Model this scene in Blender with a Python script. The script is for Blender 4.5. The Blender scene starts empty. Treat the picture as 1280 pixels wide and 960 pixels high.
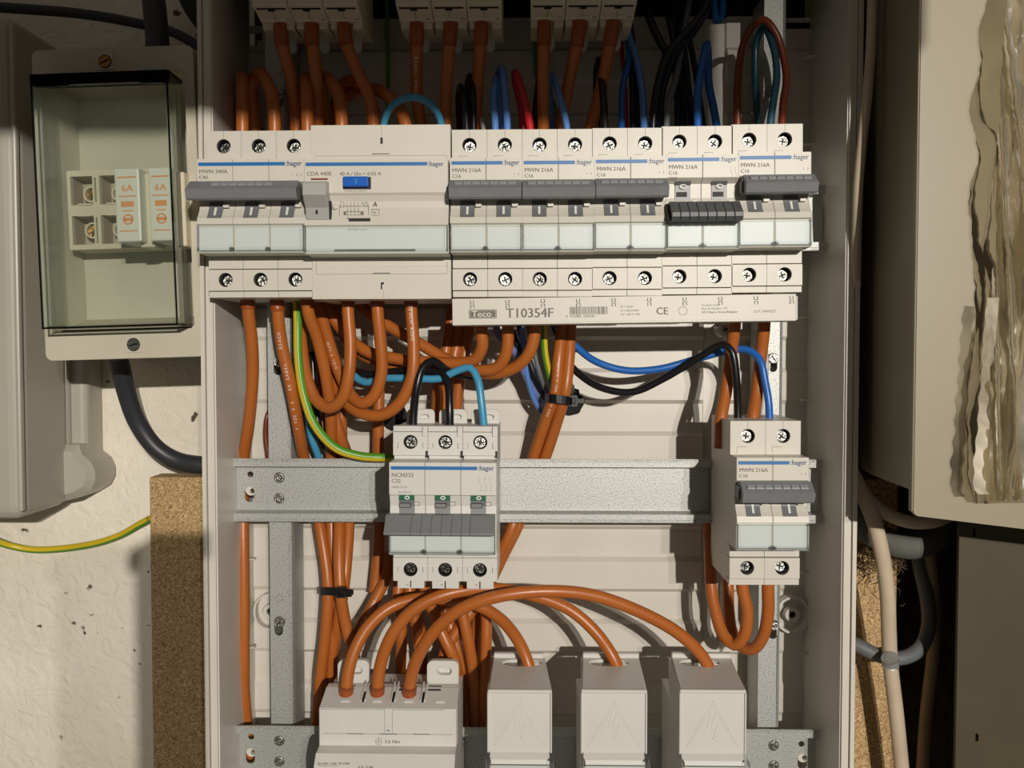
import bpy, bmesh, math, random
from mathutils import Vector, Matrix, Euler, noise
from mathutils.geometry import tessellate_polygon
random.seed(4)
S = bpy.context.scene
COL = S.collection
MM = 0.001

# ------------------------------------------------------------------ camera, world, light, exposure
F = 1143.0                                   # focal length in pixels of the 1280x960 frame
YAW, PITCH = math.atan(20 / F), math.atan(40 / F)
cam_d = bpy.data.cameras.new('camera')
cam_d.sensor_width = 36.0
cam_d.lens = 36.0 * F / 1280
cam_d.clip_start = 0.01
cam = bpy.data.objects.new('camera', cam_d)
COL.objects.link(cam)
cam.location = (0, -0.5, 0)
cam.rotation_euler = (math.radians(90) - PITCH, 0, YAW)
S.camera = cam
CR = cam.rotation_euler.to_matrix()

w = bpy.data.worlds.new('world'); S.world = w
w.use_nodes = True
w.node_tree.nodes['Background'].inputs[0].default_value = (1.0, 0.92, 0.80, 1)
w.node_tree.nodes['Background'].inputs[1].default_value = 0.09


def lamp(name, loc, energy, radius, col):
    d = bpy.data.lights.new(name, 'POINT')
    d.energy = energy; d.shadow_soft_size = radius; d.color = col
    o = bpy.data.objects.new(name, d); COL.objects.link(o); o.location = loc
    return o


lamp('work_lamp', (0.40, -1.75, 0.30), 92, 0.008, (1.0, 0.93, 0.84))
lamp('work_lamp', (0.49, -1.75, 0.31), 22, 0.008, (1.0, 0.93, 0.84))
S.view_settings.view_transform = 'Standard'
S.view_settings.look = 'None'
S.view_settings.gamma = 1
S.view_settings.use_curve_mapping = False
S.view_settings.exposure = 0.0


def P(px, py, Y=0.0):
    """point in mm seen at a photo pixel, at depth Y mm (Y = 0 is the front of the DIN rails)"""
    d = CR @ Vector(((px - 640) / F, -(py - 480) / F, -1.0))
    t = (Y + 500.0) / d.y
    return Vector((d.x * t, Y, d.z * t))


# ------------------------------------------------------------------ materials
MATS = {}


def srgb(r, g, b):
    f = lambda c: c / 12.92 if c <= 0.04045 else ((c + 0.055) / 1.055) ** 2.4
    return (f(r / 255), f(g / 255), f(b / 255), 1)


def mat(name, col, rough=0.5, metal=0.0, spec=0.5, var=0.0, vscale=40, bump=0.0, bscale=200, ramp=None, detail=3, coat=0.0, stretch=None):
    m = bpy.data.materials.new(name); m.use_nodes = True
    nt = m.node_tree; b = nt.nodes['Principled BSDF']
    c = srgb(*col)
    b.inputs['Base Color'].default_value = c
    b.inputs['Roughness'].default_value = rough
    b.inputs['Metallic'].default_value = metal
    b.inputs['Specular IOR Level'].default_value = spec
    b.inputs['Coat Weight'].default_value = coat
    tc = nt.nodes.new('ShaderNodeTexCoord')
    src = tc.outputs['Object']
    if stretch:
        mp = nt.nodes.new('ShaderNodeMapping'); mp.inputs['Scale'].default_value = stretch
        nt.links.new(src, mp.inputs[0]); src = mp.outputs[0]
    if var or ramp:
        n = nt.nodes.new('ShaderNodeTexNoise'); n.inputs['Scale'].default_value = vscale; n.inputs['Detail'].default_value = detail
        nt.links.new(src, n.inputs['Vector'])
        r = nt.nodes.new('ShaderNodeValToRGB')
        if ramp:
            el = r.color_ramp.elements
            el[0].position, el[0].color = ramp[0][0], srgb(*ramp[0][1])
            el[1].position, el[1].color = ramp[-1][0], srgb(*ramp[-1][1])
            for p_, c_ in ramp[1:-1]:
                e = el.new(p_); e.color = srgb(*c_)
        else:
            r.color_ramp.elements[0].position = 0.3; r.color_ramp.elements[1].position = 0.7
            r.color_ramp.elements[0].color = (c[0] * (1 - var), c[1] * (1 - var), c[2] * (1 - var * 1.1), 1)
            r.color_ramp.elements[1].color = (min(1, c[0] * (1 + var * .5)), min(1, c[1] * (1 + var * .5)), min(1, c[2] * (1 + var * .5)), 1)
        nt.links.new(n.outputs['Fac'], r.inputs[0]); nt.links.new(r.outputs[0], b.inputs['Base Color'])
    if bump:
        n2 = nt.nodes.new('ShaderNodeTexNoise'); n2.inputs['Scale'].default_value = bscale; n2.inputs['Detail'].default_value = 4
        nt.links.new(src, n2.inputs['Vector'])
        bp = nt.nodes.new('ShaderNodeBump'); bp.inputs['Strength'].default_value = bump; bp.inputs['Distance'].default_value = 0.001
        nt.links.new(n2.outputs['Fac'], bp.inputs['Height']); nt.links.new(bp.outputs[0], b.inputs['Normal'])
    MATS[name] = m
    return m


def clear_mat(name, tint, gloss=0.12, rough=0.08, dust=0.0, dustcol=(200, 200, 190), noise_scale=0, bump=0):
    """thin clear plastic: see-through tint, fresnel gloss, a little haze"""
    m = bpy.data.materials.new(name); m.use_nodes = True
    nt = m.node_tree; nt.nodes.remove(nt.nodes['Principled BSDF'])
    out = nt.nodes['Material Output']
    tr = nt.nodes.new('ShaderNodeBsdfTransparent'); tr.inputs[0].default_value = tint
    gl = nt.nodes.new('ShaderNodeBsdfGlossy'); gl.inputs['Roughness'].default_value = rough
    gl.inputs[0].default_value = (1, 1, 1, 1)
    df = nt.nodes.new('ShaderNodeBsdfDiffuse'); df.inputs[0].default_value = srgb(*dustcol)
    fr = nt.nodes.new('ShaderNodeLayerWeight'); fr.inputs[0].default_value = gloss
    m1 = nt.nodes.new('ShaderNodeMixShader'); m2 = nt.nodes.new('ShaderNodeMixShader')
    m1.inputs[0].default_value = dust
    if noise_scale:
        tc = nt.nodes.new('ShaderNodeTexCoord'); n = nt.nodes.new('ShaderNodeTexNoise')
        n.inputs['Scale'].default_value = noise_scale; n.inputs['Detail'].default_value = 5
        mr = nt.nodes.new('ShaderNodeMapRange'); mr.inputs[1].default_value = 0.35; mr.inputs[2].default_value = 0.7
        mr.inputs[3].default_value = dust * .4; mr.inputs[4].default_value = min(1, dust * 1.7)
        nt.links.new(tc.outputs['Object'], n.inputs['Vector']); nt.links.new(n.outputs['Fac'], mr.inputs[0]); nt.links.new(mr.outputs[0], m1.inputs[0])
        if bump:
            bp = nt.nodes.new('ShaderNodeBump'); bp.inputs['Strength'].default_value = bump; bp.inputs['Distance'].default_value = 0.002
            nt.links.new(n.outputs['Fac'], bp.inputs['Height'])
            nt.links.new(bp.outputs[0], gl.inputs['Normal']); nt.links.new(bp.outputs[0], df.inputs['Normal'])
    nt.links.new(tr.outputs[0], m1.inputs[1]); nt.links.new(df.outputs[0], m1.inputs[2])
    nt.links.new(fr.outputs['Fresnel'], m2.inputs[0]); nt.links.new(m1.outputs[0], m2.inputs[1]); nt.links.new(gl.outputs[0], m2.inputs[2])
    nt.links.new(m2.outputs[0], out.inputs[0])
    MATS[name] = m
    return m


mat('shell', (212, 207, 196), 0.38, var=0.05, vscale=25)
mat('device', (206, 202, 190), 0.42, var=0.03, vscale=60, bump=0.05, bscale=900)
mat('device_cool', (208, 207, 200), 0.42, var=0.03, vscale=60, bump=0.05, bscale=900)
mat('handle_grey', (122, 124, 126), 0.45, var=0.05, vscale=200, bump=0.1, bscale=1500)
mat('handle_dark', (82, 84, 86), 0.4)
mat('handle_light', (146, 148, 149), 0.4)
mat('toggle_light', (168, 168, 162), 0.4)
mat('window_grey', (112, 114, 116), 0.4)
mat('window_green', (22, 92, 62), 0.4)
mat('mark_white', (226, 226, 220), 0.5)
mat('print_grey', (112, 106, 97), 0.6)
mat('print_dark', (70, 66, 60), 0.6)
mat('stripe_blue', (22, 104, 168), 0.45)
mat('brand_blue', (14, 58, 112), 0.45)
mat('button_blue', (20, 92, 188), 0.3)
mat('print_orange', (226, 150, 88), 0.6)
mat('label_strip', (214, 216, 212), 0.4)
mat('dark', (12, 12, 12), 0.6)
mat('seam', (70, 66, 58), 0.8)
mat('slot_red', (120, 62, 50), 0.5)
mat('screw_steel', (170, 170, 164), 0.3, 1.0, bump=0.5, bscale=900)
mat('screw_dark', (110, 108, 100), 0.35, 1.0, bump=0.6, bscale=700)
mat('brass', (176, 130, 62), 0.3, 1.0, bump=0.5, bscale=800)
mat('galvanised', (176, 178, 176), 0.5, 0.55, vscale=1100, detail=3, bump=0.12, bscale=1400,
    ramp=[(0.3, (128, 130, 128)), (0.42, (176, 178, 175)), (0.7, (192, 194, 190))])
mat('orange', (175, 98, 40), 0.36, var=0.07, vscale=60, bump=0.06, bscale=500)
mat('orange_sleeve', (150, 74, 30), 0.3)
mat('black_wire', (22, 22, 24), 0.3)
mat('blue_wire', (38, 104, 186), 0.32)
mat('pale_blue_wire', (92, 138, 206), 0.32)
mat('sky_wire', (70, 152, 190), 0.32)
mat('teal_wire', (36, 78, 92), 0.32)
mat('navy_wire', (26, 38, 66), 0.32)
mat('violet_wire', (116, 124, 178), 0.35)
mat('red_wire', (196, 34, 44), 0.32)
mat('brown_wire', (122, 54, 30), 0.32)
mat('white_wire', (200, 196, 190), 0.4)
mat('green_part', (86, 148, 40), 0.35)
mat('yellow_part', (214, 186, 40), 0.35)
mat('hose_black', (52, 54, 58), 0.42, var=0.1, vscale=30)
mat('hose_grey', (104, 108, 110), 0.55, var=0.15, vscale=40)
mat('hose_dark', (30, 30, 30), 0.55)
mat('conduit', (92, 94, 88), 0.7, var=0.25, vscale=50)
mat('cream_cable', (202, 184, 160), 0.55, var=0.12, vscale=40)
mat('tan_cable', (150, 128, 96), 0.6, var=0.15, vscale=40)
mat('tie', (14, 14, 15), 0.35)
mat('old_plastic', (196, 190, 170), 0.5, var=0.1, vscale=18, bump=0.08, bscale=600)
mat('meter_plastic', (176, 172, 158), 0.36, var=0.04, vscale=10)
mat('fuse_cream', (214, 204, 178), 0.45, var=0.05, vscale=60)
mat('fuse_pocket', (176, 160, 140), 0.55)
mat('fuse_white', (222, 222, 208), 0.4)
mat('cabinet', (152, 143, 121), 0.45, var=0.035, vscale=8)
mat('cabinet_side', (150, 140, 112), 0.55, var=0.06, vscale=14)
mat('olive_shaded', (72, 64, 42), 0.6, var=0.12, vscale=30)  # shade under the cream cabinet is put into this dark olive
mat('opening_black', (10, 10, 10), 0.8)
mat('fibre', (88, 68, 42), 0.9)
mat('timber', (150, 116, 76), 0.7, var=0.2, vscale=20)
mat('brick_dirty_shaded', (78, 66, 52), 0.9, var=0.35, vscale=60, bump=0.6, bscale=300)  # grime, darkened further for the shade in the right gap
clear_mat('clear_plastic', (0.965, 0.98, 0.985, 1), gloss=0.06, rough=0.3, dust=0.03)
clear_mat('smoked_plastic', (0.92, 0.94, 0.93, 1), gloss=0.06, rough=0.05, dust=0.05, dustcol=(150, 160, 140), noise_scale=12)
clear_mat('smoked_edge', (0.06, 0.08, 0.07, 1), gloss=0.15, rough=0.1, dust=0.3, dustcol=(24, 28, 26))
clear_mat('bag_plastic', (0.70, 0.64, 0.52, 1), gloss=0.14, rough=0.3, dust=0.36, dustcol=(186, 172, 142), noise_scale=14, bump=0.2)
clear_mat('bag_hem', (0.9, 0.88, 0.82, 1), gloss=0.08, rough=0.4, dust=0.75, dustcol=(220, 210, 190), noise_scale=30, bump=0.3)


def wall_material():
    m = mat('plaster', (214, 206, 190), 0.85)
    nt = m.node_tree; b = nt.nodes['Principled BSDF']
    tc = nt.nodes.new('ShaderNodeTexCoord')
    big = nt.nodes.new('ShaderNodeTexNoise'); big.inputs['Scale'].default_value = 9; big.inputs['Detail'].default_value = 6
    spots = nt.nodes.new('ShaderNodeTexNoise'); spots.inputs['Scale'].default_value = 95; spots.inputs['Detail'].default_value = 2
    r1 = nt.nodes.new('ShaderNodeValToRGB'); r2 = nt.nodes.new('ShaderNodeValToRGB')
    r1.color_ramp.elements[0].position = .35; r1.color_ramp.elements[0].color = srgb(226, 218, 200)
    r1.color_ramp.elements[1].position = .65; r1.color_ramp.elements[1].color = srgb(242, 236, 220)
    r2.color_ramp.elements[0].position = .25; r2.color_ramp.elements[0].color = srgb(96, 84, 70)
    r2.color_ramp.elements[1].position = .29; r2.color_ramp.elements[1].color = (1, 1, 1, 1)
    mx = nt.nodes.new('ShaderNodeMix'); mx.data_type = 'RGBA'; mx.blend_type = 'MULTIPLY'; mx.inputs[0].default_value = 1
    fine = nt.nodes.new('ShaderNodeTexNoise'); fine.inputs['Scale'].default_value = 105; fine.inputs['Detail'].default_value = 8
    fine.inputs['Distortion'].default_value = 1.2
    bp = nt.nodes.new('ShaderNodeBump'); bp.inputs['Strength'].default_value = .9; bp.inputs['Distance'].default_value = .0018
    L = nt.links.new
    for n in (big, spots, fine): L(tc.outputs['Object'], n.inputs['Vector'])
    L(big.outputs['Fac'], r1.inputs[0]); L(spots.outputs['Fac'], r2.inputs[0])
    L(r1.outputs[0], mx.inputs[6]); L(r2.outputs[0], mx.inputs[7]); L(mx.outputs[2], b.inputs['Base Color'])
    L(fine.outputs['Fac'], bp.inputs['Height']); L(bp.outputs[0], b.inputs['Normal'])


wall_material()


def chip_material():
    m = mat('chipboard', (160, 128, 82), 0.85)
    nt = m.node_tree; b = nt.nodes['Principled BSDF']
    tc = nt.nodes.new('ShaderNodeTexCoord'); L = nt.links.new
    ds = nt.nodes.new('ShaderNodeTexNoise'); ds.inputs['Scale'].default_value = 120
    add = nt.nodes.new('ShaderNodeVectorMath'); add.operation = 'MULTIPLY_ADD'
    add.inputs[1].default_value = (.012, .012, .012)
    L(tc.outputs['Object'], ds.inputs['Vector']); L(ds.outputs['Color'], add.inputs[0]); L(tc.outputs['Object'], add.inputs[2])
    v = nt.nodes.new('ShaderNodeTexVoronoi'); v.inputs['Scale'].default_value = 1500
    L(add.outputs[0], v.inputs['Vector'])
    r = nt.nodes.new('ShaderNodeValToRGB')
    el = r.color_ramp.elements
    el[0].position = 0; el[0].color = srgb(130, 100, 64)
    el[1].position = 1; el[1].color = srgb(222, 194, 148)
    e = el.new(.3); e.color = srgb(172, 140, 96)
    e = el.new(.7); e.color = srgb(194, 162, 114)
    sep = nt.nodes.new('ShaderNodeSeparateColor')
    L(v.outputs['Color'], sep.inputs[0]); L(sep.outputs[0], r.inputs[0]); L(r.outputs[0], b.inputs['Base Color'])
    bp = nt.nodes.new('ShaderNodeBump'); bp.inputs['Strength'].default_value = .5; bp.inputs['Distance'].default_value = .0006
    L(sep.outputs[1], bp.inputs['Height']); L(bp.outputs[0], b.inputs['Normal'])


chip_material()

# ------------------------------------------------------------------ mesh helpers (all in mm)


class MB:
    def __init__(s):
        s.bm = bmesh.new(); s.mats = []

    def mi(s, name):
        if name not in s.mats: s.mats.append(name)
        return s.mats.index(name)

    def box(s, x0, x1, y0, y1, z0, z1, m, b=0.0, seg=1, rot=None):
        g = bmesh.ops.create_cube(s.bm, size=1)
        vs = g['verts']
        for v in vs:
            v.co = Vector((x0 + (v.co.x + .5) * (x1 - x0), y0 + (v.co.y + .5) * (y1 - y0), z0 + (v.co.z + .5) * (z1 - z0)))
        if rot is not None:
            c = Vector(((x0 + x1) / 2, (y0 + y1) / 2, (z0 + z1) / 2))
            for v in vs: v.co = rot @ (v.co - c) + c
        fs = set(f for v in vs for f in v.link_faces)
        if b > 0:
            es = list(set(e for v in vs for e in v.link_edges))
            r = bmesh.ops.bevel(s.bm, geom=es, offset=b, segments=seg, affect='EDGES', profile=.5)
            fs = set(f for v in r['verts'] for f in v.link_faces)
        k = s.mi(m)
        for f in fs: f.material_index = k
        return s

    def prism(s, prof, x0, x1, m, axis='x', b=0.0):
        """closed profile extruded; axis x: profile is (y,z); axis y: (x,z); axis z: (x,y)"""
        def mk(a, p):
            if axis == 'x': return (a, p[0], p[1])
            if axis == 'y': return (p[0], a, p[1])
            return (p[0], p[1], a)
        A = [s.bm.verts.new(mk(x0, p)) for p in prof]; B = [s.bm.verts.new(mk(x1, p)) for p in prof]
        n = len(prof); k = s.mi(m); fs = []
        fs.append(s.bm.faces.new(A)); fs.append(s.bm.faces.new(B[::-1]))
        for i in range(n):
            fs.append(s.bm.faces.new((A[i], B[i], B[(i + 1) % n], A[(i + 1) % n])))
        bmesh.ops.recalc_face_normals(s.bm, faces=fs)
        if b > 0:
            es = list(fs[0].edges) + list(fs[1].edges)
            r = bmesh.ops.bevel(s.bm, geom=es, offset=b, segments=1, affect='EDGES', profile=.5)
            fs = set(f for v in r['verts'] for f in v.link_faces) | set(f for f in fs if f.is_valid)
        for f in fs: f.material_index = k
        return s

    def plate(s, outer, holes, y0, y1, m, axis='y'):
        """outline with holes in x,z extruded from y0 (front) to y1; axis z: outline in x,y"""
        def mk(a, p):
            return (p[0], a, p[1]) if axis == 'y' else (p[0], p[1], a)
        loops = [list(outer)] + [list(h) for h in holes]
        tris = tessellate_polygon([[Vector((p[0], p[1], 0)) for p in L] for L in loops])
        flat = [p for L in loops for p in L]
        k = s.mi(m)
        A = [s.bm.verts.new(mk(y0, p)) for p in flat]; B = [s.bm.verts.new(mk(y1, p)) for p in flat]
        fs = []
        for t in tris:
            try:
                fs.append(s.bm.faces.new([A[i] for i in t])); fs.append(s.bm.faces.new([B[i] for i in reversed(t)]))
            except ValueError: pass
        o = 0
        for L in loops:
            n = len(L)
            for i in range(n):
                a, c = o + i, o + (i + 1) % n
                fs.append(s.bm.faces.new((A[a], B[a], B[c], A[c])))
            o += n
        bmesh.ops.recalc_face_normals(s.bm, faces=fs)
        for f in fs: f.material_index = k
        return s

    def cyl(s, c, ax, r, h, m, seg=16, r2=None, smooth=False):
        """cylinder starting at c, going h along ax"""
        ax = Vector(ax).normalized(); c = Vector(c)
        up = Vector((0, 0, 1)) if abs(ax.z) < .9 else Vector((1, 0, 0))
        u = ax.cross(up).normalized(); v = ax.cross(u)
        r2 = r if r2 is None else r2
        A = [s.bm.verts.new(c + (u * math.cos(t) + v * math.sin(t)) * r) for t in [2 * math.pi * i / seg for i in range(seg)]]
        B = [s.bm.verts.new(c + ax * h + (u * math.cos(t) + v * math.sin(t)) * r2) for t in [2 * math.pi * i / seg for i in range(seg)]]
        k = s.mi(m); fs = [s.bm.faces.new(A), s.bm.faces.new(B[::-1])]
        for i in range(seg):
            f = s.bm.faces.new((A[i], B[i], B[(i + 1) % seg], A[(i + 1) % seg])); f.smooth = smooth; fs.append(f)
        bmesh.ops.recalc_face_normals(s.bm, faces=fs)
        for f in fs: f.material_index = k
        return s

    def tube(s, pts, r, m, seg=12, rr=None, stripe=None):
        """swept tube along points (parallel transport frame)"""
        k = s.mi(m); k2 = s.mi(stripe) if stripe else k
        n = len(pts); tang = []
        for i in range(n):
            a = pts[max(0, i - 1)]; b = pts[min(n - 1, i + 1)]
            tang.append((b - a).normalized())
        ref = Vector((0, -1, 0))
        if abs(tang[0].dot(ref)) > .95: ref = Vector((1, 0, 0))
        u = (ref - tang[0] * ref.dot(tang[0])).normalized()
        rings = []
        for i in range(n):
            u = u - tang[i] * u.dot(tang[i])
            u.normalize(); v = tang[i].cross(u)
            ri = r if rr is None else rr[i]
            rings.append([s.bm.verts.new(pts[i] + (u * math.cos(2 * math.pi * j / seg) + v * math.sin(2 * math.pi * j / seg)) * ri) for j in range(seg)])
        for i in range(n - 1):
            for j in range(seg):
                f = s.bm.faces.new((rings[i][j], rings[i + 1][j], rings[i + 1][(j + 1) % seg], rings[i][(j + 1) % seg]))
                f.smooth = True
                f.material_index = k2 if (stripe and j in STRIPE.get(seg, ())) else k
        for R in (rings[0][::-1], rings[-1]):
            f = s.bm.faces.new(R); f.material_index = k
        return s

    def text(s, st, x, y, z, size, m, align='LEFT', turn=0, sx=1.0, lift=0.0):
        vs, fs = glyphs(st, align)
        k = s.mi(m); c, q = math.cos(turn), math.sin(turn)
        for pas in ((0, .04) if size >= 2.4 else (0,)):        # printed twice, a hair apart, for a heavier stroke
            nv = []
            for (a, b) in vs:
                a = (a + pas) * size * sx; b *= size
                nv.append(s.bm.verts.new((x + a * c - b * q, y - pas * .1, z + a * q + b * c)))
            for f in fs:
                try:
                    ff = s.bm.faces.new([nv[i] for i in f]); ff.material_index = k
                except ValueError: pass
        return s

    def build(s, name, parent=None, loc=None, origin=None, smooth=False):
        me = bpy.data.meshes.new(name)
        o3 = Vector(origin) if origin is not None else Vector((0, 0, 0))
        for v in s.bm.verts: v.co = (v.co - o3) * MM
        if smooth:
            for f in s.bm.faces: f.smooth = True
        s.bm.to_mesh(me); s.bm.free()
        for m in s.mats: me.materials.append(MATS[m])
        stuff = name == 'printed_marks'       # lettering far too small to pick apart
        o = bpy.data.objects.new(name, me); COL.objects.link(o)
        if parent is not None: o.parent = parent
        if stuff: o['kind'] = 'stuff'
        l = Vector(loc) * MM if loc is not None else o3 * MM
        o.location = l
        return o


STRIPE = {12: (0, 1, 2, 6, 7, 8), 10: (0, 1, 5, 6)}
_G = {}


def glyphs(st, align):
    key = (st, align)
    if key not in _G:
        cu = bpy.data.curves.new('lettering', 'FONT'); cu.body = st; cu.size = 1.0; cu.align_x = align; cu.resolution_u = 2
        ob = bpy.data.objects.new('lettering', cu)
        me = bpy.data.meshes.new_from_object(ob)
        _G[key] = ([(v.co.x, v.co.y) for v in me.vertices], [tuple(p.vertices) for p in me.polygons])
        bpy.data.objects.remove(ob); bpy.data.curves.remove(cu); bpy.data.meshes.remove(me)
    return _G[key]


def tag(o, label=None, cat=None, group=None, kind=None):
    if label: o['label'] = label
    if cat: o['category'] = cat
    if group: o['group'] = group
    if kind: o['kind'] = kind
    return o


def empty(name, loc, label, cat, group=None, roty=0.0):
    o = bpy.data.objects.new(name, None); COL.objects.link(o)
    o.location = Vector(loc) * MM; o.rotation_euler = (0, roty, 0); o.empty_display_size = .01
    return tag(o, label, cat, group)


def inst(o, parent, loc=None, rot=None):
    c = o.copy(); COL.objects.link(c); c.parent = parent
    if loc is not None: c.location = Vector(loc) * MM
    if rot is not None: c.rotation_euler = rot
    return c


def circle(cx, cz, r, n=20, ph=0):
    return [(cx + r * math.cos(ph + 2 * math.pi * i / n), cz + r * math.sin(ph + 2 * math.pi * i / n)) for i in range(n)]


def slot(cx, cz, hw, hh, n=8):
    """stadium outline, half width hw, half height hh"""
    out = []
    if hw >= hh:
        for i in range(n + 1): t = -math.pi / 2 + math.pi * i / n; out.append((cx + hw - hh + hh * math.cos(t), cz + hh * math.sin(t)))
        for i in range(n + 1): t = math.pi / 2 + math.pi * i / n; out.append((cx - hw + hh + hh * math.cos(t), cz + hh * math.sin(t)))
    else:
        for i in range(n + 1): t = math.pi * i / n; out.append((cx + hw * math.cos(t), cz + hh - hw + hw * math.sin(t)))
        for i in range(n + 1): t = math.pi + math.pi * i / n; out.append((cx + hw * math.cos(t), cz - hh + hw + hw * math.sin(t)))
    return out


def rrect(x0, x1, z0, z1, r, n=4):
    out = []
    for cx, cz, a in ((x1 - r, z1 - r, 0), (x0 + r, z1 - r, 90), (x0 + r, z0 + r, 180), (x1 - r, z0 + r, 270)):
        for i in range(n + 1):
            t = math.radians(a + 90 * i / n); out.append((cx + r * math.cos(t), cz + r * math.sin(t)))
    return out


def rect(x0, x1, z0, z1): return [(x0, z0), (x1, z0), (x1, z1), (x0, z1)]


def cross_shape(r, wd):
    return [(wd, wd), (wd, r), (-wd, r), (-wd, wd), (-r, wd), (-r, -wd), (-wd, -wd), (-wd, -r), (wd, -r), (wd, -wd), (r, -wd), (r, wd)]


def screw_mesh(r, metal, kind='cross', depth=2.2):
    """screw head facing -Y, front at y=0"""
    mb = MB()
    rot = random.uniform(0, 1.5)
    if kind == 'cross':
        hole = cross_shape(r * .62, r * .14)
    else:
        hole = rect(-r * .85, r * .85, -r * .16, r * .16)
    hole = [(a * math.cos(rot) - b * math.sin(rot), a * math.sin(rot) + b * math.cos(rot)) for a, b in hole]
    mb.plate(circle(0, 0, r, 20), [hole], 0, depth, metal)
    mb.cyl((0, .55, 0), (0, 1, 0), r * .9, .3, 'dark', 16)
    return mb


_SC = {}


def screw(parent, x, y, z, r=2.6, metal='screw_steel', kind='cross', tilt=True):
    key = (r, metal, kind, random.randint(0, 3))
    if key not in _SC:
        o = screw_mesh(r, metal, kind).build('screw', parent); _SC[key] = o
    else:
        o = inst(_SC[key], parent)
    o.location = Vector((x, y, z)) * MM
    if tilt: o.rotation_euler = (random.uniform(-.1, .12), 0, random.uniform(-.12, .1))
    return o


# ------------------------------------------------------------------ the setting: wall
mb = MB()
nx, nz = 60, 44
X0, X1, Z0, Z1 = -620, 760, -520, 520
gr = [[None] * (nx + 1) for _ in range(nz + 1)]
for i in range(nz + 1):
    for j in range(nx + 1):
        x = X0 + (X1 - X0) * j / nx; z = Z0 + (Z1 - Z0) * i / nz
        y = 80 + 2.4 * noise.noise(Vector((x * .012, z * .008, 3)))
        gr[i][j] = mb.bm.verts.new((x, y, z))
k = mb.mi('plaster')
for i in range(nz):
    for j in range(nx):
        f = mb.bm.faces.new((gr[i][j], gr[i][j + 1], gr[i + 1][j + 1], gr[i + 1][j])); f.smooth = True; f.material_index = k
mb.box(X0, X1, 86, 110, Z0, Z1, 'plaster')
tag(mb.build('wall_back'), kind='structure')

# unseen board added above and behind the camera to shade the cupboard top
mb = MB(); mb.box(-640, 240, -600, -575, 181, 440, 'timber', 2)
for i in range(6): mb.box(-600 + i * 150, -560 + i * 150, -575, -571, 200, 420, 'timber', 1)
tag(mb.build('shade_board_1'), kind='structure')
# the tripod added unseen behind the viewpoint to shade the lower left
tri = bpy.data.objects.new('shade_blocker', None); COL.objects.link(tri); tri.location = (-.004, -.575, -.90)
tag(tri, 'added black shade tripod standing just behind the viewpoint, outside the picture', 'blocker')
T0 = Vector((-4, -575, -900))
mb = MB(); mb.box(-16, 8, -587, -563, -110, 18, 'handle_dark', 2); mb.box(-17.5, 9.5, -590, -560, 18, 29, 'tie', 2)
mb.build('column', tri, origin=T0, loc=(0, 0, 0))
for a, b in (((-8, -575, -84), (-190, -600, -900)), ((2, -575, -84), (230, -590, -900)), ((-4, -585, -84), (-10, -900, -900))):
    a, b = Vector(a), Vector(b)
    mb = MB(); mb.cyl(a, b - a, 12, (b - a).length, 'tie', 16, r2=9, smooth=True); mb.build('leg', tri, origin=T0, loc=(0, 0, 0))

# ------------------------------------------------------------------ chipboard behind the cupboard, dirty masonry at the right with shade painted in
mb = MB()
mb.box(-227, 219, 42, 60, -320, -75, 'chipboard', .6)
tag(mb.build('chipboard_panel'), 'rough chipboard sheet fixed to the wall behind the white electrical cupboard', 'board')
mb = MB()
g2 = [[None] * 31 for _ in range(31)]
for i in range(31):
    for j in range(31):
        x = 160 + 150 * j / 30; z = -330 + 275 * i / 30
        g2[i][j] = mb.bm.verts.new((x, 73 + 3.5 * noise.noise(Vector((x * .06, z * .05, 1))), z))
kk = mb.mi('brick_dirty_shaded')
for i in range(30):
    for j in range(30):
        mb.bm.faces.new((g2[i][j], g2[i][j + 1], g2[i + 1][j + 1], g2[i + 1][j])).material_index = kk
mb.box(160, 310, 77, 80, -330, -55, 'brick_dirty_shaded')
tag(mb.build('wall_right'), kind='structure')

# ------------------------------------------------------------------ the cupboard (enclosure)
enc = empty('electrical_cupboard', (0, 36, -290), 'open white plastic electrical cupboard with ribbed back holding the breakers', 'electrical cupboard')
ENC0 = Vector((0, 36, -290))
PXW, TOPZ, BOTZ = 165.0, P(600, 22, 36).z, -290
RZ0 = P(700, 505, 36).z
PITCHR = 18.6


def ribs(z):
    t = (z - RZ0) / PITCHR
    n = math.floor(t); fr = (t - n) * PITCHR
    a = 0.0 if n % 2 == 0 else 3.0
    b = 3.0 if n % 2 == 0 else 0.0
    if fr < 2.4: return b + (a - b) * fr / 2.4      # bevel between two bands
    return a


def panel_y(x, z):
    y = 36 + ribs(z)
    c1 = P(880, 500, 36).x; c2 = P(905, 500, 36).x
    if c1 < x < c2: y = 40.5
    if x > P(942, 500, 36).x: y = 39.5 + .5 * ribs(z)
    if x < P(372, 500, 36).x: y = 38.5 + .5 * ribs(z)
    return y


holes = [(P(712, 502, 36), 8.6), (P(492, 522, 36), 8.2)]
xs = set(); x = -PXW
while x <= PXW + .01: xs.add(round(x, 3)); x += 3.0
for px in (372, 880, 905, 942):
    v = P(px, 500, 36).x; xs |= {round(v - .5, 3), round(v + .5, 3)}
xs = sorted(xs); xs = [a for i, a in enumerate(xs) if i == 0 or a - xs[i - 1] > .35]
zs = set(); n = -14
while True:
    z = RZ0 + n * PITCHR
    if z > TOPZ: break
    if z > BOTZ:
        for dz in (0, 2.4, 5.4, 8.4, 11.4, 14.4, 17): zs.add(round(z + dz, 3))
    n += 1
zs = sorted([z for z in zs if z < TOPZ] + [TOPZ, BOTZ])
mb = MB(); kk = mb.mi('shell'); V = {}


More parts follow.
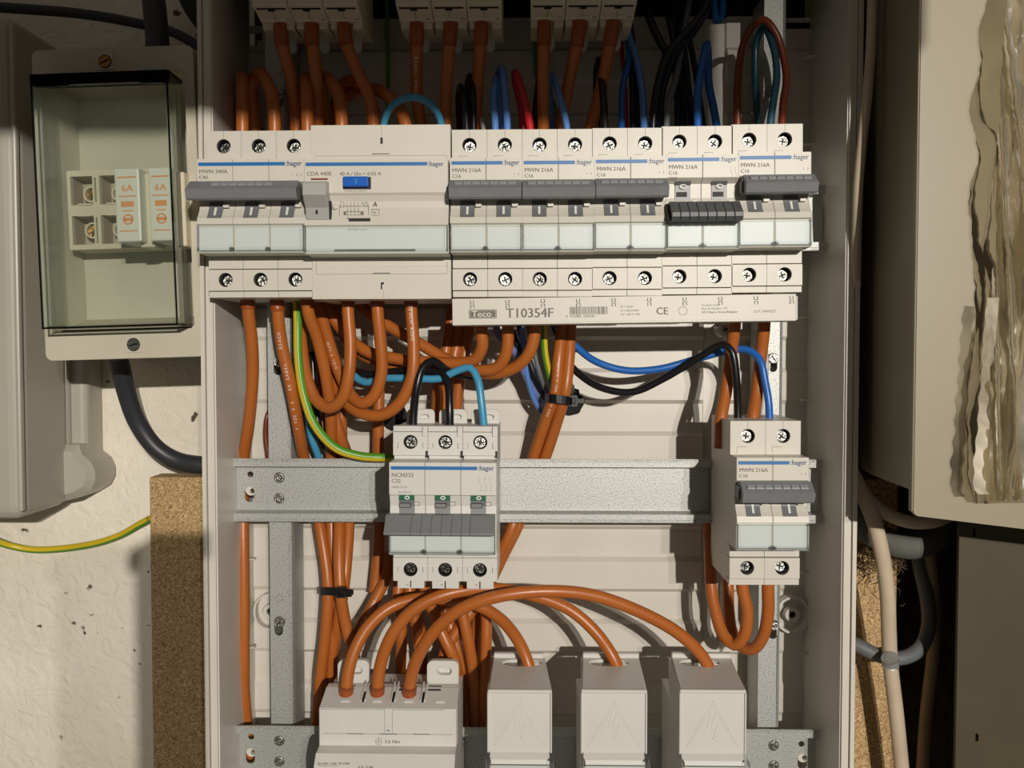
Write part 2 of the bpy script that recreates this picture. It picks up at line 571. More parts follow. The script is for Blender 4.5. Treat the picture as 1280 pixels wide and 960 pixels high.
def dropped(cx, cz):
    for c, r in holes:
        if (cx - c.x) ** 2 + (cz - c.z) ** 2 < r * r: return True
    if cx < P(326, 0, 36).x and cz > P(0 + 300, 52, 36).z + 4 * math.sin(cx * .9): return True
    return False


for i, z in enumerate(zs):
    for j, x in enumerate(xs):
        vx, vz = x, z
        for c, r in holes:
            d = math.hypot(x - c.x, z - c.z)
            if abs(d - r) < 1.7 and d > 0:
                rr = r + .35 * math.sin(x * 3 + z * 2)
                vx = c.x + (x - c.x) * rr / d; vz = c.z + (z - c.z) * rr / d
        V[i, j] = mb.bm.verts.new((vx, panel_y(x, z), vz))
for i in range(len(zs) - 1):
    for j in range(len(xs) - 1):
        cx = (xs[j] + xs[j + 1]) / 2; cz = (zs[i] + zs[i + 1]) / 2
        if dropped(cx, cz): continue
        mb.bm.faces.new((V[i, j], V[i, j + 1], V[i + 1, j + 1], V[i + 1, j])).material_index = kk
bmesh.ops.delete(mb.bm, geom=[v for v in mb.bm.verts if not v.link_faces], context='VERTS')
for f in mb.bm.faces: pass
po = mb.build('back_panel', enc, origin=ENC0, loc=(0, 0, 0))
sol = po.modifiers.new('thickness', 'SOLIDIFY'); sol.thickness = .0012; sol.offset = -1

for c, r in holes:            # dark cable entry behind each knocked-out hole
    mb = MB(); mb.cyl((c.x, 41.2, c.z), (0, 1, 0), r + 5, .7, 'opening_black', 24)
    mb.build('cable_entry', enc, origin=ENC0, loc=(0, 0, 0))
mb = MB(); mb.box(-165, 165, 56, 58, 150, 268, 'opening_black')  # black sheet painted in for the dark of the shaded top opening
mb.build('rubber_membrane', enc, origin=ENC0, loc=(0, 0, 0))


def side_wall(sgn, name):
    mb = MB()
    prof = [(sgn * 167.2, -30), (sgn * 167.8, 41), (sgn * 163.6, 41), (sgn * 161.4, -30)]
    mb.prism(prof, BOTZ, 268, 'shell', axis='z', b=.3)
    mb.build(name, enc, origin=ENC0, loc=(0, 0, 0))
    mb = MB()
    mb.prism([(sgn * 168.0, -33.0), (sgn * 168.0, -27), (sgn * 166.0, -27), (sgn * 166.0, -33.0)], BOTZ, 268, 'shell', axis='z', b=.35)
    mb.prism([(sgn * 165.5, -31.6), (sgn * 165.5, -29), (sgn * 162.0, -29), (sgn * 162.0, -31.6)], BOTZ, 268, 'shell', axis='z', b=.35)
    mb.build('rim', enc, origin=ENC0, loc=(0, 0, 0))


side_wall(-1, 'side_panel'); side_wall(1, 'side_panel')
mb = MB(); mb.box(-168, 168, -33, 58, 268, 271, 'shell', .4); mb.box(-168, 168, 41, 44, TOPZ - 6, TOPZ - 2, 'shell', .2)
mb.build('top_panel', enc, origin=ENC0, loc=(0, 0, 0))
fin0 = None
for px, pys in ((1013, (72, 180, 397, 500, 716, 818)), (312, (499, 697, 806))):
    for py in pys:
        p = P(px, py, 30)
        mb = MB() if fin0 is None else None
        if fin0 is None:
            mb.prism([(-5, 0), (5, -6), (5, 3.5), (-5, 3.5)], -.45, .45, 'shell', axis='z', b=.1)
            fin0 = mb.build('locating_fin', enc); o = fin0
        else: o = inst(fin0, enc)
        o.location = (p - ENC0) * MM
        if px < 600: o.rotation_euler = (0, .1, math.pi); o.location.y += -.003
for px, py in ((338, 764), (990, 768)):           # oval moulded fixing bosses
    p = P(px, py, 34)
    mb = MB()
    mb.plate(slot(0, 0, 9.5, 11, 8), [slot(0, 0, 8.2, 9.7, 8)], -2.2, 3.5, 'shell')
    mb.plate(circle(0, 0, 4.2, 18), [circle(0, 0, 2.1, 14)], -1.2, 3.5, 'shell')
    mb.cyl((0, 1.2, 0), (0, 1, 0), 2.1, .5, 'dark', 14)
    mb.build('fixing_boss', enc).location = (p - ENC0) * MM
p = P(904, 412, 30)
mb = MB(); mb.plate(circle(0, 0, 4.6, 20), [circle(0, 0, 2.6, 16)], -8, 6, 'shell'); mb.build('screw_post', enc).location = (p - ENC0) * MM
screw(enc, *(p - ENC0 + Vector((0, -7, 0))), r=2.5)
for px, py in ((936, 435), (938, 468), (940, 752), (938, 790), (966, 418)):
    p = P(px, py, 36)
    mb = MB(); mb.plate(slot(0, 0, 3.4, 1.5, 6), [slot(0, 0, 2.7, .9, 6)], -.8, 1.5, 'shell')
    mb.build('oval_lug', enc).location = (p - ENC0) * MM

# ------------------------------------------------------------------ vertical support strips of galvanised steel


def support(px0, px1, label, screws, mirror=1):
    a = P(px0, 480, 9).x; b = P(px1, 480, 9).x
    cx = (a + b) / 2; hw = (b - a) / 2
    o = empty('support_strip', (cx, 9, -232), label, 'metal strip', 'steel support strips')
    hs = []
    for px, py in screws:
        q = P(px, py, 9); hs.append(slot(q.x - cx - .3, q.z + 232 - 2.6, 2.4, 5, 6))
    mb = MB()
    lim = P(px0, -8, 9).z + 232
    mb.plate(rect(-hw, hw - 2.6, 0, lim), [h for h in hs], 0, 1.2, 'galvanised')
    mb.prism([(hw - 2.6, 0), (hw - .8, 1.2), (hw, 4), (hw, 25), (hw - 1, 25), (hw - 1, 4.4), (hw - 1.8, 2.2), (hw - 2.8, 1.2)], 0, lim, 'galvanised', axis='z')
    mb.prism([(-hw, 1), (-hw, 25), (-hw + 1, 25), (-hw + 1, 1)], 0, lim, 'galvanised', axis='z')
    mb.build('strip', o)
    for px, py in screws:
        q = P(px, py, 5)
        mb = MB(); mb.cyl((0, 1.2, 0), (0, -1, 0), 3.1, 1.6, 'screw_steel', 18, r2=2.5, smooth=True)
        mb.box(-2, 2, -.55, .2, -.35, .35, 'dark', rot=Euler((0, random.uniform(-1, 1), 0)).to_matrix())
        mb.cyl((0, 1, 0), (0, 1, 0), 1.8, 12, 'screw_dark', 10)
        mb.build('screw', o).location = (q - Vector((cx, 9, -232))) * MM
    return o, cx


sl, cxl = support(335, 364, 'galvanised upright strip screwed at the left of the cupboard back', [(349, 778), (348, 452), (349, 118)])
for py in (748, 89):
    q = P(349, py, 9); mb = MB(); mb.cyl((0, .3, 0), (0, -1, 0), 2.3, 1.0, 'galvanised', 16, r2=1.7, smooth=True)
    mb.build('rivet', sl).location = (q - Vector((cxl, 9, -232))) * MM
sr, cxr = support(951, 980, 'galvanised upright strip screwed at the right of the cupboard back', [(967, 782), (967, 448), (966, 112)])

# ------------------------------------------------------------------ DIN rails


def din_rail(x0, x1, zc, label, roty=0.0, details=(), yoff=0):
    o = empty('mounting_rail', (x0, yoff, zc), label, 'mounting rail', 'steel mounting rails', roty)
    L = x1 - x0
    mb = MB()
    for s in (1, -1):
        pr = [(0, s * 17.5), (0, s * 13.0), (5.2, s * 12.7), (6.4, s * 12.0), (7.4, s * 12.0), (6.2, s * 13.8), (1.1, s * 14.2), (1.1, s * 17.5)]
        mb.prism(pr, 0, L, 'galvanised')
        mb.prism([(-.25, s * 16.9), (-.25, s * 16.1), (.1, s * 15.8), (.1, s * 17.2)], 0, L, 'galvanised')
    hs = []
    for d in details:
        if d[0] == 'hole': hs.append(circle(d[1], d[2], 1.7, 14))
        if d[0] == 'key': hs.append(slot(d[1], d[2], 2.6, 4.4, 6))
    mb.plate(rect(0, L, -12.4, 12.4), hs, 6.4, 7.4, 'galvanised')
    mb.build('rail', o)
    for d in details:
        if d[0] == 'rivet':
            mb = MB(); mb.cyl((0, 0, 0), (0, -1, 0), 3.0, .5, 'screw_steel', 18, r2=2.3, smooth=True)
            mb.cyl((0, -.4, 0), (0, -1, 0), 1.9, 1.1, 'screw_steel', 16, r2=1.1, smooth=True)
            mb.build('rivet', o, loc=(d[1], 6.4, d[2]))
        if d[0] == 'key':
            mb = MB(); mb.plate(circle(0, 0, 2.9, 18), [circle(.9, -.4, 1.5, 12)], 0, 3, 'shell')
            mb.build('locking_peg', o, loc=(d[1] + .5, 7.0, d[2] + 2.2))
    return o


RZ2 = P(660, 613.5, 0).z
RZ3 = P(660, 910, 0).z - 17.5
RZ1 = P(660, 279, 0).z
XL, XR = P(289, 614, 0).x, P(1028, 614, 0).x


def rd(px, py, zc, x0=None):
    q = P(px, py, 6.4); return (q.x - (XL if x0 is None else x0), q.z - zc)


din_rail(XL, XR, RZ2, 'galvanised mounting rail across the middle carrying the lone three-pole breaker', 0,
         [('hole',) + rd(313, 593, RZ2), ('key',) + rd(312, 618, RZ2), ('rivet',) + rd(349, 597, RZ2), ('rivet',) + rd(349, 623, RZ2)])
din_rail(XL, XR, RZ3, 'galvanised mounting rail along the bottom edge behind the fuse covers', 0,
         [('hole',) + rd(314, 921, RZ3), ('key',) + rd(313, 945, RZ3), ('rivet',) + rd(349, 926, RZ3), ('rivet',) + rd(349, 952, RZ3),
          ('hole',) + rd(1002, 930, RZ3), ('key',) + rd(1003, 952, RZ3), ('rivet',) + rd(967, 932, RZ3), ('rivet',) + rd(967, 957, RZ3)])
din_rail(XL, XR, RZ1 + 2.2, 'galvanised mounting rail behind the long upper row of breakers', -.015 + .0, [])
o_ = [o for o in COL.objects if o.name == 'mounting_rail.002'][0]; o_.location.z -= .0045

# ------------------------------------------------------------------ devices
UNIT = 17.5


def pole_mesh(kind):
    """one pole shell: profile body plus holed terminal fronts"""
    mb = MB(); W = UNIT - .16; m = 'device' if kind != 'pale' else 'device_cool'
    if kind == 'pale':
        prof = [(3, 40), (-34, 40), (-37, 38.5), (-37, 25.2), (-44, 24.6), (-58, 24.6), (-58, 8.8), (-56.5, 8.2), (-55, 3), (-56, -3), (-57.6, -8.4),
                (-57.6, -19.8), (-58, -20.6), (-37, -20.8), (-37, -36.5), (-33, -38.6), (3, -38.6)]
        zt, zb = (26.5, 38.2), (-37, -25.2)
        ht, hb = 33.2, -31.2
    else:
        prof = [(3, 41.5), (-37, 41.5), (-37, 24.8), (-58, 24.8), (-58, 13.8), (-56.6, 12.9), (-54, 11.4), (-54.0, 4.6), (-55.2, 1), (-57.2, -2), (-58.6, -3.6),
                (-59.4, -6.6), (-57.6, -7.2), (-57.6, -19.8), (-58.2, -20.4), (-37, -20.6), (-37, -41), (3, -41)]
        zt, zb = (24.8, 41.5), (-37.6, -27.2)
        ht, hb = 34.0, -32.2
    mb.prism(prof, 0, W, m, b=.22)
    mb.plate(rect(0, W, *zt), [circle(W / 2, ht, 3.55, 22)], -44, -37, m)
    mb.plate(rect(0, W, *zb), [circle(W / 2, hb, 3.55, 22)], -44, -37, m)
    for h in (ht, hb):
        mb.cyl((W / 2, -37.4, h), (0, 1, 0), 3.5, .3, 'dark', 18)
        # dark sleeve of the screw well
        mb.plate(circle(W / 2, h, 3.56, 20), [circle(W / 2, h, 3.3, 20)], -43.4, -37.2, 'dark')
    if kind == 'pale':
        mb.box(0, W, -43.6, -36, 38.4, 41.2, m, .15)
        mb.box(.4, W - .4, -42.8, -36, 24.6, 26.2, m)
        mb.box(0, W, -43.4, -36, -25.0, -20.8, m)
        mb.box(2.0, 8.3, -43.2, -36, -41.0, -37.2, m, .15); mb.box(8.9, 15.5, -43.2, -36, -41.0, -37.2, m, .15)
        for z in (31.4, -31.2):
            for x in (-.02, 15.0): mb.box(x, x + 2.3, -44.5, -43.6, z - 1.2, z + 1.2, m, .1)
            for x in (2.4, 14.8): mb.box(x, x + .16, -44.06, -43.9, z - 1.5, z + 1.5, 'seam')
        mb.box(14.8, 17.3, -44.5, -43.6, 36.2, 40.4, m, .1)
        mb.box(14.62, 14.8, -44.2, -43.6, 36.0, 41, 'seam')
        mb.box(16.2, 17.3, -44.1, -43.5, 25.4, 28.8, 'dark')
        mb.box(12.2, 14.4, -56.2, -55.2, 3.4, 4.9, m, .1); mb.box(12.0, 14.6, -55.7, -55.1, 3.2, 5.1, 'seam')
        # rear clip loop standing up behind the terminals
        mb.plate(rrect(2.2, 17.2, 38, 47.5, 2.4), [slot(11.8, 43.4, 2.4, 1.3, 5)], -9, -6.6, m)
        mb.box(2.2, 5.0, -9.6, -6.4, 38, 46, m, .2); mb.box(4, 16.4, -6.6, -6.2, 38, 46.6, m)
    else:
        mb.box(0, W, -43.3, -36, -26.7, -20.6, m, .12)
        mb.box(0, W, -43.0, -36, -41.0, -38.0, m, .12)
        mb.box(W / 2 - .07, W / 2 + .07, -44.03, -43.9, 37.7, 41.4, 'seam')
        mb.box(12.3, 15.2, -57.4, -55.8, 1.6, 3.0, m, .1)
    return mb


_PROTO = {}


def proto(key, fn, name, parent, loc=(0, 0, 0)):
    """part made once, then copied"""
    if key not in _PROTO:
        _PROTO[key] = fn().build(name, parent)
        o = _PROTO[key]
    else:
        o = inst(_PROTO[key], parent)
    o.location = Vector(loc) * MM
    return o


def window_mesh(state, colour):
    mb = MB()
    if state == 'on':
        mb.prism([(-54.4, 4.8), (-55.6, .9), (-57.5, -2), (-58.9, -3.6), (-57.5, -3.6), (-53, 4.8)], 0, 7.0, colour)
        mb.prism([(-55.65, 1.9), (-56.05, .9), (-58.0, -2.2), (-57, -2.2), (-55.2, 1.9)], 2.95, 4.0, 'mark_white')
    else:
        mb.prism([(-56.9, 12.2), (-54.8, 10.6), (-54.6, 3.6), (-53, 3.6), (-53, 12.2)], 0, 7.4, colour)
        mb.plate([(3.7 + 1.75 * math.cos(t * .4488), 9.9 + 1.15 * math.sin(t * .4488)) for t in range(14)],
                 [[(3.7 + 1.2 * math.cos(t * .4488), 9.9 + .7 * math.sin(t * .4488)) for t in range(14)]], -55.9, -55.2, 'mark_white')
        mb.box(.6, 5.6, -55.2, -54.2, 5.2, 7.4, 'dark')
    return mb


def window_pale():
    mb = MB()
    mb.box(0, 7.4, -57.2, -55, 6.0, 8.6, 'window_green')
    mb.prism([(-56.6, 6.0), (-55.6, 3), (-56.2, -1), (-54, -1), (-54, 6)], 0, 7.4, 'handle_grey')
    mb.plate([(3.9 + 1.25 * math.cos(t * .4488), 7.3 + .95 * math.sin(t * .4488)) for t in range(14)],
             [[(3.9 + .72 * math.cos(t * .4488), 7.3 + .48 * math.sin(t * .4488)) for t in range(14)]], -57.45, -57.1, 'mark_white')
    mb.box(0, 5.6, -56.6, -56.0, 2.2, 4.6, 'dark')
    mb.box(.2, 5.3, -56.9, -56.2, 2.5, 4.3, 'handle_grey')
    return mb


def cover_mesh(W, poles):
    """clear hinged label cover: thin open box with rolled lower edge and catches"""
    mb = MB(); c = 'clear_plastic'
    x0, x1 = .3, W - .5
    mb.box(x0, x1, -60.2, -59.7, -19.2, -7.4, c)
    mb.box(x0, x0 + .5, -59.7, -57.7, -19.2, -7.4, c); mb.box(x1 - .5, x1, -59.7, -57.7, -19.2, -7.4, c)
    mb.box(x0, x1, -59.9, -57.7, -19.9, -19.3, c)
    mb.box(x0 + .1, x1 - .1, -60.6, -60.2, -19.9, -17.9, c, .1)
    mb.box(x0, x1, -60.5, -60.2, -8.0, -7.4, c, .1)
    mb.box(x1 - 1.5, x1 - 1.1, -60.4, -60.2, -17.9, -8.0, c); mb.box(x0 + 1.1, x0 + 1.5, -60.4, -60.2, -17.9, -8.0, c)
    for i in range(1, poles):
        mb.box(i * UNIT - 1.3, i * UNIT + 1.2, -60.9, -60.2, -19.6, -17.2, c, .15)
        mb.box(i * UNIT - .35, i * UNIT + .15, -61.1, -60.7, -19.4, -17.4, c)
    return mb


def handle_mesh(state, x0, x1, m, dark):
    mb = MB()
    if state == 'on':
        mb.prism([(-54, 12.8), (-58.3, 13.4), (-61.4, 13.6), (-67.4, 9.3), (-68.2, 8.5), (-66.6, 4.6), (-65.4, 3.9), (-60, 4.6), (-54, 6)], x0, x1, m, b=.3)
        n = 7; c = (x0 + x1) / 2; sp = min(4.2, (x1 - x0) / 8.2)
        for i in range(n):
            mb.box(c + (i - n / 2) * sp + .15, c + (i - n / 2 + 1) * sp - .15, -66.1, -63.7, 11.05, 11.95, 'handle_light', .15, rot=Euler((.62, 0, 0)).to_matrix())
        mb.box(x0 - .8, x0 + .2, -62.5, -54, 5, 11.5, dark, .3)
    elif state == 'off':
        n = 8; sp = (x1 - x0) / n
        for i in range(n):
            mb.prism([(-55, 2.2), (-60.5, 2.0), (-68.3, -4.2), (-68.5, -6.2), (-66.5, -8.2), (-57, -6.4), (-55, -3)], x0 + i * sp + .12, x0 + (i + 1) * sp - .1, m, b=.2)
        mb.prism([(-55, 1.8), (-60, 1.6), (-67.6, -4.4), (-67.6, -6), (-66.3, -7.6), (-57, -6), (-55, -3)], x0 + .3, x1 - .3, dark)
        mb.prism([(-54, 2), (-58, 1), (-66, -6.5), (-65, -8), (-56, -8)], x0 - 1.2, x0 + .1, dark, b=.2)
    else:   # pale grey, off, only the middle grooved
        n = [0, .24] + [.24 + .0915 * i for i in range(1, 6)] + [.775, 1.0]
        for a, b in zip(n[:-1], n[1:]):
            X0 = x0 + a * (x1 - x0); X1 = x0 + b * (x1 - x0)
            mb.prism([(-55, -.6), (-60.0, -.8), (-67.8, -8.0), (-67.8, -8.8), (-66, -9.6), (-57, -7.8)], X0 + .06, X1 - .06, m, b=.12)
        mb.prism([(-55, -.9), (-60, -1.1), (-67, -8.2), (-66, -9.2), (-57, -7.6)], x0 + .1, x1 - .1, dark)
    return mb


def switch_symbol(mb, x, z, poles, m, y=-58.07, s=1.0):
    for i in range(poles):
        a = x + i * 2.6 * s
        mb.text('%d' % (2 * i + 1), a - .4, y, z + 1.0 * s, 1.35 * s, m)
        mb.box(a - .05, a + .05, y - .01, y + .02, z - .3 * s, z + .6 * s, m)
        mb.box(a + .15, a + .25, y - .01, y + .02, z - 2.4 * s, z - .4 * s, m, rot=Euler((0, -.5, 0)).to_matrix())
        mb.box(a + .6, a + .7, y - .01, y + .02, z - 3.6 * s, z - 2.4 * s, m)
        mb.text('%d' % (2 * i + 2), a + .2, y, z - 5.0 * s, 1.35 * s, m)


def breaker(px, y_up, y_dn, poles, label, state='on', kind='std', texts=(), group=None, faded=False, roty=0.0, handle=None, ztop=None, shiftx=0):
    """px: photo x of the left edge of the terminal front; y_up / y_dn: photo y of the screw rows"""
    pu, pd = P(px, y_up, -44), P(px, y_dn, -44)
    if kind == 'pale': zc = (pu.z + pd.z) / 2 - 1.0
    else: zc = (pu.z + pd.z) / 2 - .9
    if ztop is not None: zc = ztop
    W = poles * UNIT
    o = empty('circuit_breaker', (pu.x, 0, zc), label, 'circuit breaker', group, roty)
    pk = 'pale' if kind == 'pale' else 'std'
    for i in range(poles):
        proto('pole' + pk, lambda: pole_mesh(pk), 'pole_housing', o, (i * UNIT + .08, 0, 0))
        ht, hb = (33.2, -31.2) if pk == 'pale' else (34.0, -32.2)
        screw(o, i * UNIT + UNIT / 2 + random.uniform(-.25, .1), -40.4, ht - .35, 2.7)
        screw(o, i * UNIT + UNIT / 2, -39.2, hb - .1, 2.7, 'screw_dark' if pk == 'pale' else 'screw_steel')
        wx = i * UNIT + 4.9
        if pk == 'pale': proto('winp', window_pale, 'status_window', o, (wx, 0, 0))
        else: proto('win' + state, lambda: window_mesh(state, 'window_grey'), 'status_window', o, (wx, 0, 0))
        proto('strip', strip_mesh, 'label_strip', o, (i * UNIT + .6, 0, 0))
    proto('cover%d' % poles, lambda: cover_mesh(W, poles), 'clear_cover', o)
    hx0, hx1 = (.2, W - .3) if handle is None else handle
    hk = {'on': ('on', 'handle_grey', 'handle_dark'), 'off': ('off', 'handle_dark', 'dark'), 'paleoff': ('paleoff', 'handle_grey', 'handle_dark')}[state if pk != 'pale' else 'paleoff']
    handle_mesh(hk[0], hx0, hx1, hk[1], hk[2]).build('toggle_bar', o)
    mb = MB(); y = -58.07; ex = W - .6
    zt = 22.3 if pk != 'pale' else 21.9
    # blue line and maker's word
    bl = ex - 8.9
    mb.plate(rrect(.9, bl, zt - .85, zt + .85, .3, 2), [], y, y + .05, 'stripe_blue')
    mb.text(':hager', bl + .35, y, zt - 1.0, 3.5, 'brand_blue', sx=.9)
    zz = zt - 4.4
    for k_, (t, sz) in enumerate(texts):
        mb.text(t, 1.2, y, zz, sz, 'print_grey'); zz -= sz * .98
    if pk == 'std':
        switch_symbol(mb, W - 1.6 - 2.6 * (poles - 1) * .8 - .3, 17.0, poles, 'print_grey', s=.78) if state == 'off' else \
            [mb.text(str(2 * i + 1), W - 2.2 - 2 * (poles - 1 - i), y, 16.4, 1.6, 'print_grey') for i in range(poles)]
    else:
        switch_symbol(mb, W - 8.2, 15.6, poles, 'print_grey', s=.95)
        mb.text('EN 60947-2', 4.4, y, 9.6, 1.35, 'print_grey')
        for i in range(3): mb.text('TE', i * UNIT + 6.2, -43.27, -39.6, 1.3, 'print_dark')
    mb.build('printed_marks', o)
    if pk == 'std':
        mb = MB()
        for i in range(poles):     # L-shaped joint lines of the terminal cover
            a = i * UNIT + 3.3
            if poles == 2:
                mb.box(a, a + .14, -44.05, -43.9, 25.2, 28.6, 'seam'); mb.box(a, a + 4.6, -44.05, -43.9, 28.5, 28.64, 'seam')
        if poles == 2: mb.build('terminal_seam', o)
    return o


def strip_mesh():
    mb = MB(); mb.box(0, UNIT - 1.2, -57.95, -57.55, -19.0, -8.0, 'label_strip', .1); return mb


G1 = 'two-pole breakers in the upper row'
T216 = (('MWN 216A', 2.75), ('C16', 2.5))
mwn = [(565, 181.5, 349, 'on', 'two-pole breaker, its grey toggle up, right beside the wide blue-button breaker'),
       (652.6, 181.2, 348.5, 'on', 'two-pole breaker with grey toggle up, second after the wide blue-button breaker'),
       (740.2, 180.2, 347, 'on', 'two-pole breaker with grey toggle up, just left of the switched-off breaker')]
breaker(258, 184, 349, 3, 'three-pole breaker with a grey toggle at the left end of the upper row', 'on', 'std',
        (('MWN 340A', 2.75), ('C40', 2.5)), roty=-.004, handle=(-2.2, 50.6))
for a in mwn: breaker(a[0], a[1], a[2], 2, a[4], a[3], 'std', T216, G1, roty=-.003, handle=(.2, 34.6))
breaker(827.6, 177.5, 345.5, 2, 'two-pole breaker switched off, its dark ribbed toggle hanging down', 'off', 'std',
        T216 + (('3000', 2.1), ('3', 1.8)), G1, roty=-.006, handle=(1.2, 34.8))
breaker(915, 175, 343.5, 2, 'two-pole breaker with glossy grey toggle at the right end of the upper row', 'on', 'std', T216, G1, roty=-.008, handle=(1.6, 35.6))
breaker(913, 545, 710, 2, 'lone two-pole breaker at the right end of the middle rail', 'on', 'std', T216, roty=-.003, handle=(.9, 35.2))
breaker(491, 551, 713, 3, 'three-pole breaker with green windows and toggle down on the middle rail', 'off', 'pale',
        (('NCN332', 2.9), ('C32', 2.7), ('10000/15 kA', 1.5)), roty=0.004, handle=(-1.2, 52.0))


def top_pole():
    """lower end of a terminal housing seen from below"""
    mb = MB(); W = UNIT - .3; m = 'fuse_cream'
    mb.prism([(3, 84), (-44, 84), (-44, 3.2), (-43.4, 2.5), (-31, .3), (-30, -.4), (3, -.4)], 0, W, m, b=.25)
    mb.prism([(-41.4, 2.0), (-40.0, 1.75), (-40.0, 2.6), (-41.4, 2.8)], 1.2, W - 1.4, 'dark')
    mb.prism([(-40.4, 1.8), (-38.4, 1.4), (-38.4, 2.3), (-40.4, 2.8)], 6.6, 10.2, 'dark')
    mb.prism([(-40, 1.75), (-30.4, .02), (-30.4, .5), (-40, 2.3)], 8.4, 8.55, 'dark')
    mb.box(W - 3.6, W - 1.2, -30.9, -29.8, 0, 1.6, 'dark')
    mb.box(.7, 6.4, -44.5, -43.8, 3.8, 30, m, .2); mb.box(7.0, 14.0, -44.4, -43.8, 4.2, 30, m, .2); mb.box(5.4, 6.8, -44.55, -43.9, 5.6, 7.4, 'dark')
    mb.box(14.6, 16.8, -44.3, -43.8, 4.4, 30, m, .2)
    mb.plate(rrect(7.6, 12.8, -9, 2, 2.4), [], -8, -5.5, 'device_cool')
    mb.box(.3, 5.8, -27, -12, -3.2, 0, m, .3); mb.box(11.8, 16.6, -27, -12, -3.2, 0, m, .3)
    return mb


def top_unit(px, py, label):
    a = P(px, py, -30)
    o = empty('circuit_breaker', (a.x, 0, a.z + .4), label, 'circuit breaker', 'breakers cut by the top edge')
    for i in range(3): proto('toppole', top_pole, 'pole_housing', o, (i * UNIT + .15, 0, 0))
    return a.z


for px, py, lb in ((325, 27, 'three-pole breaker cut by the top edge, leftmost of the three up there'),
                   (499, 26, 'three-pole breaker cut by the top edge, middle one of the three up there'),
                   (663, 24, 'three-pole breaker cut by the top edge, rightmost of the three up there')):
    ztu = top_unit(px, py, lb)
din_rail(XL, XR, ztu + 42, 'galvanised mounting rail above the top edge behind the three topmost breakers')


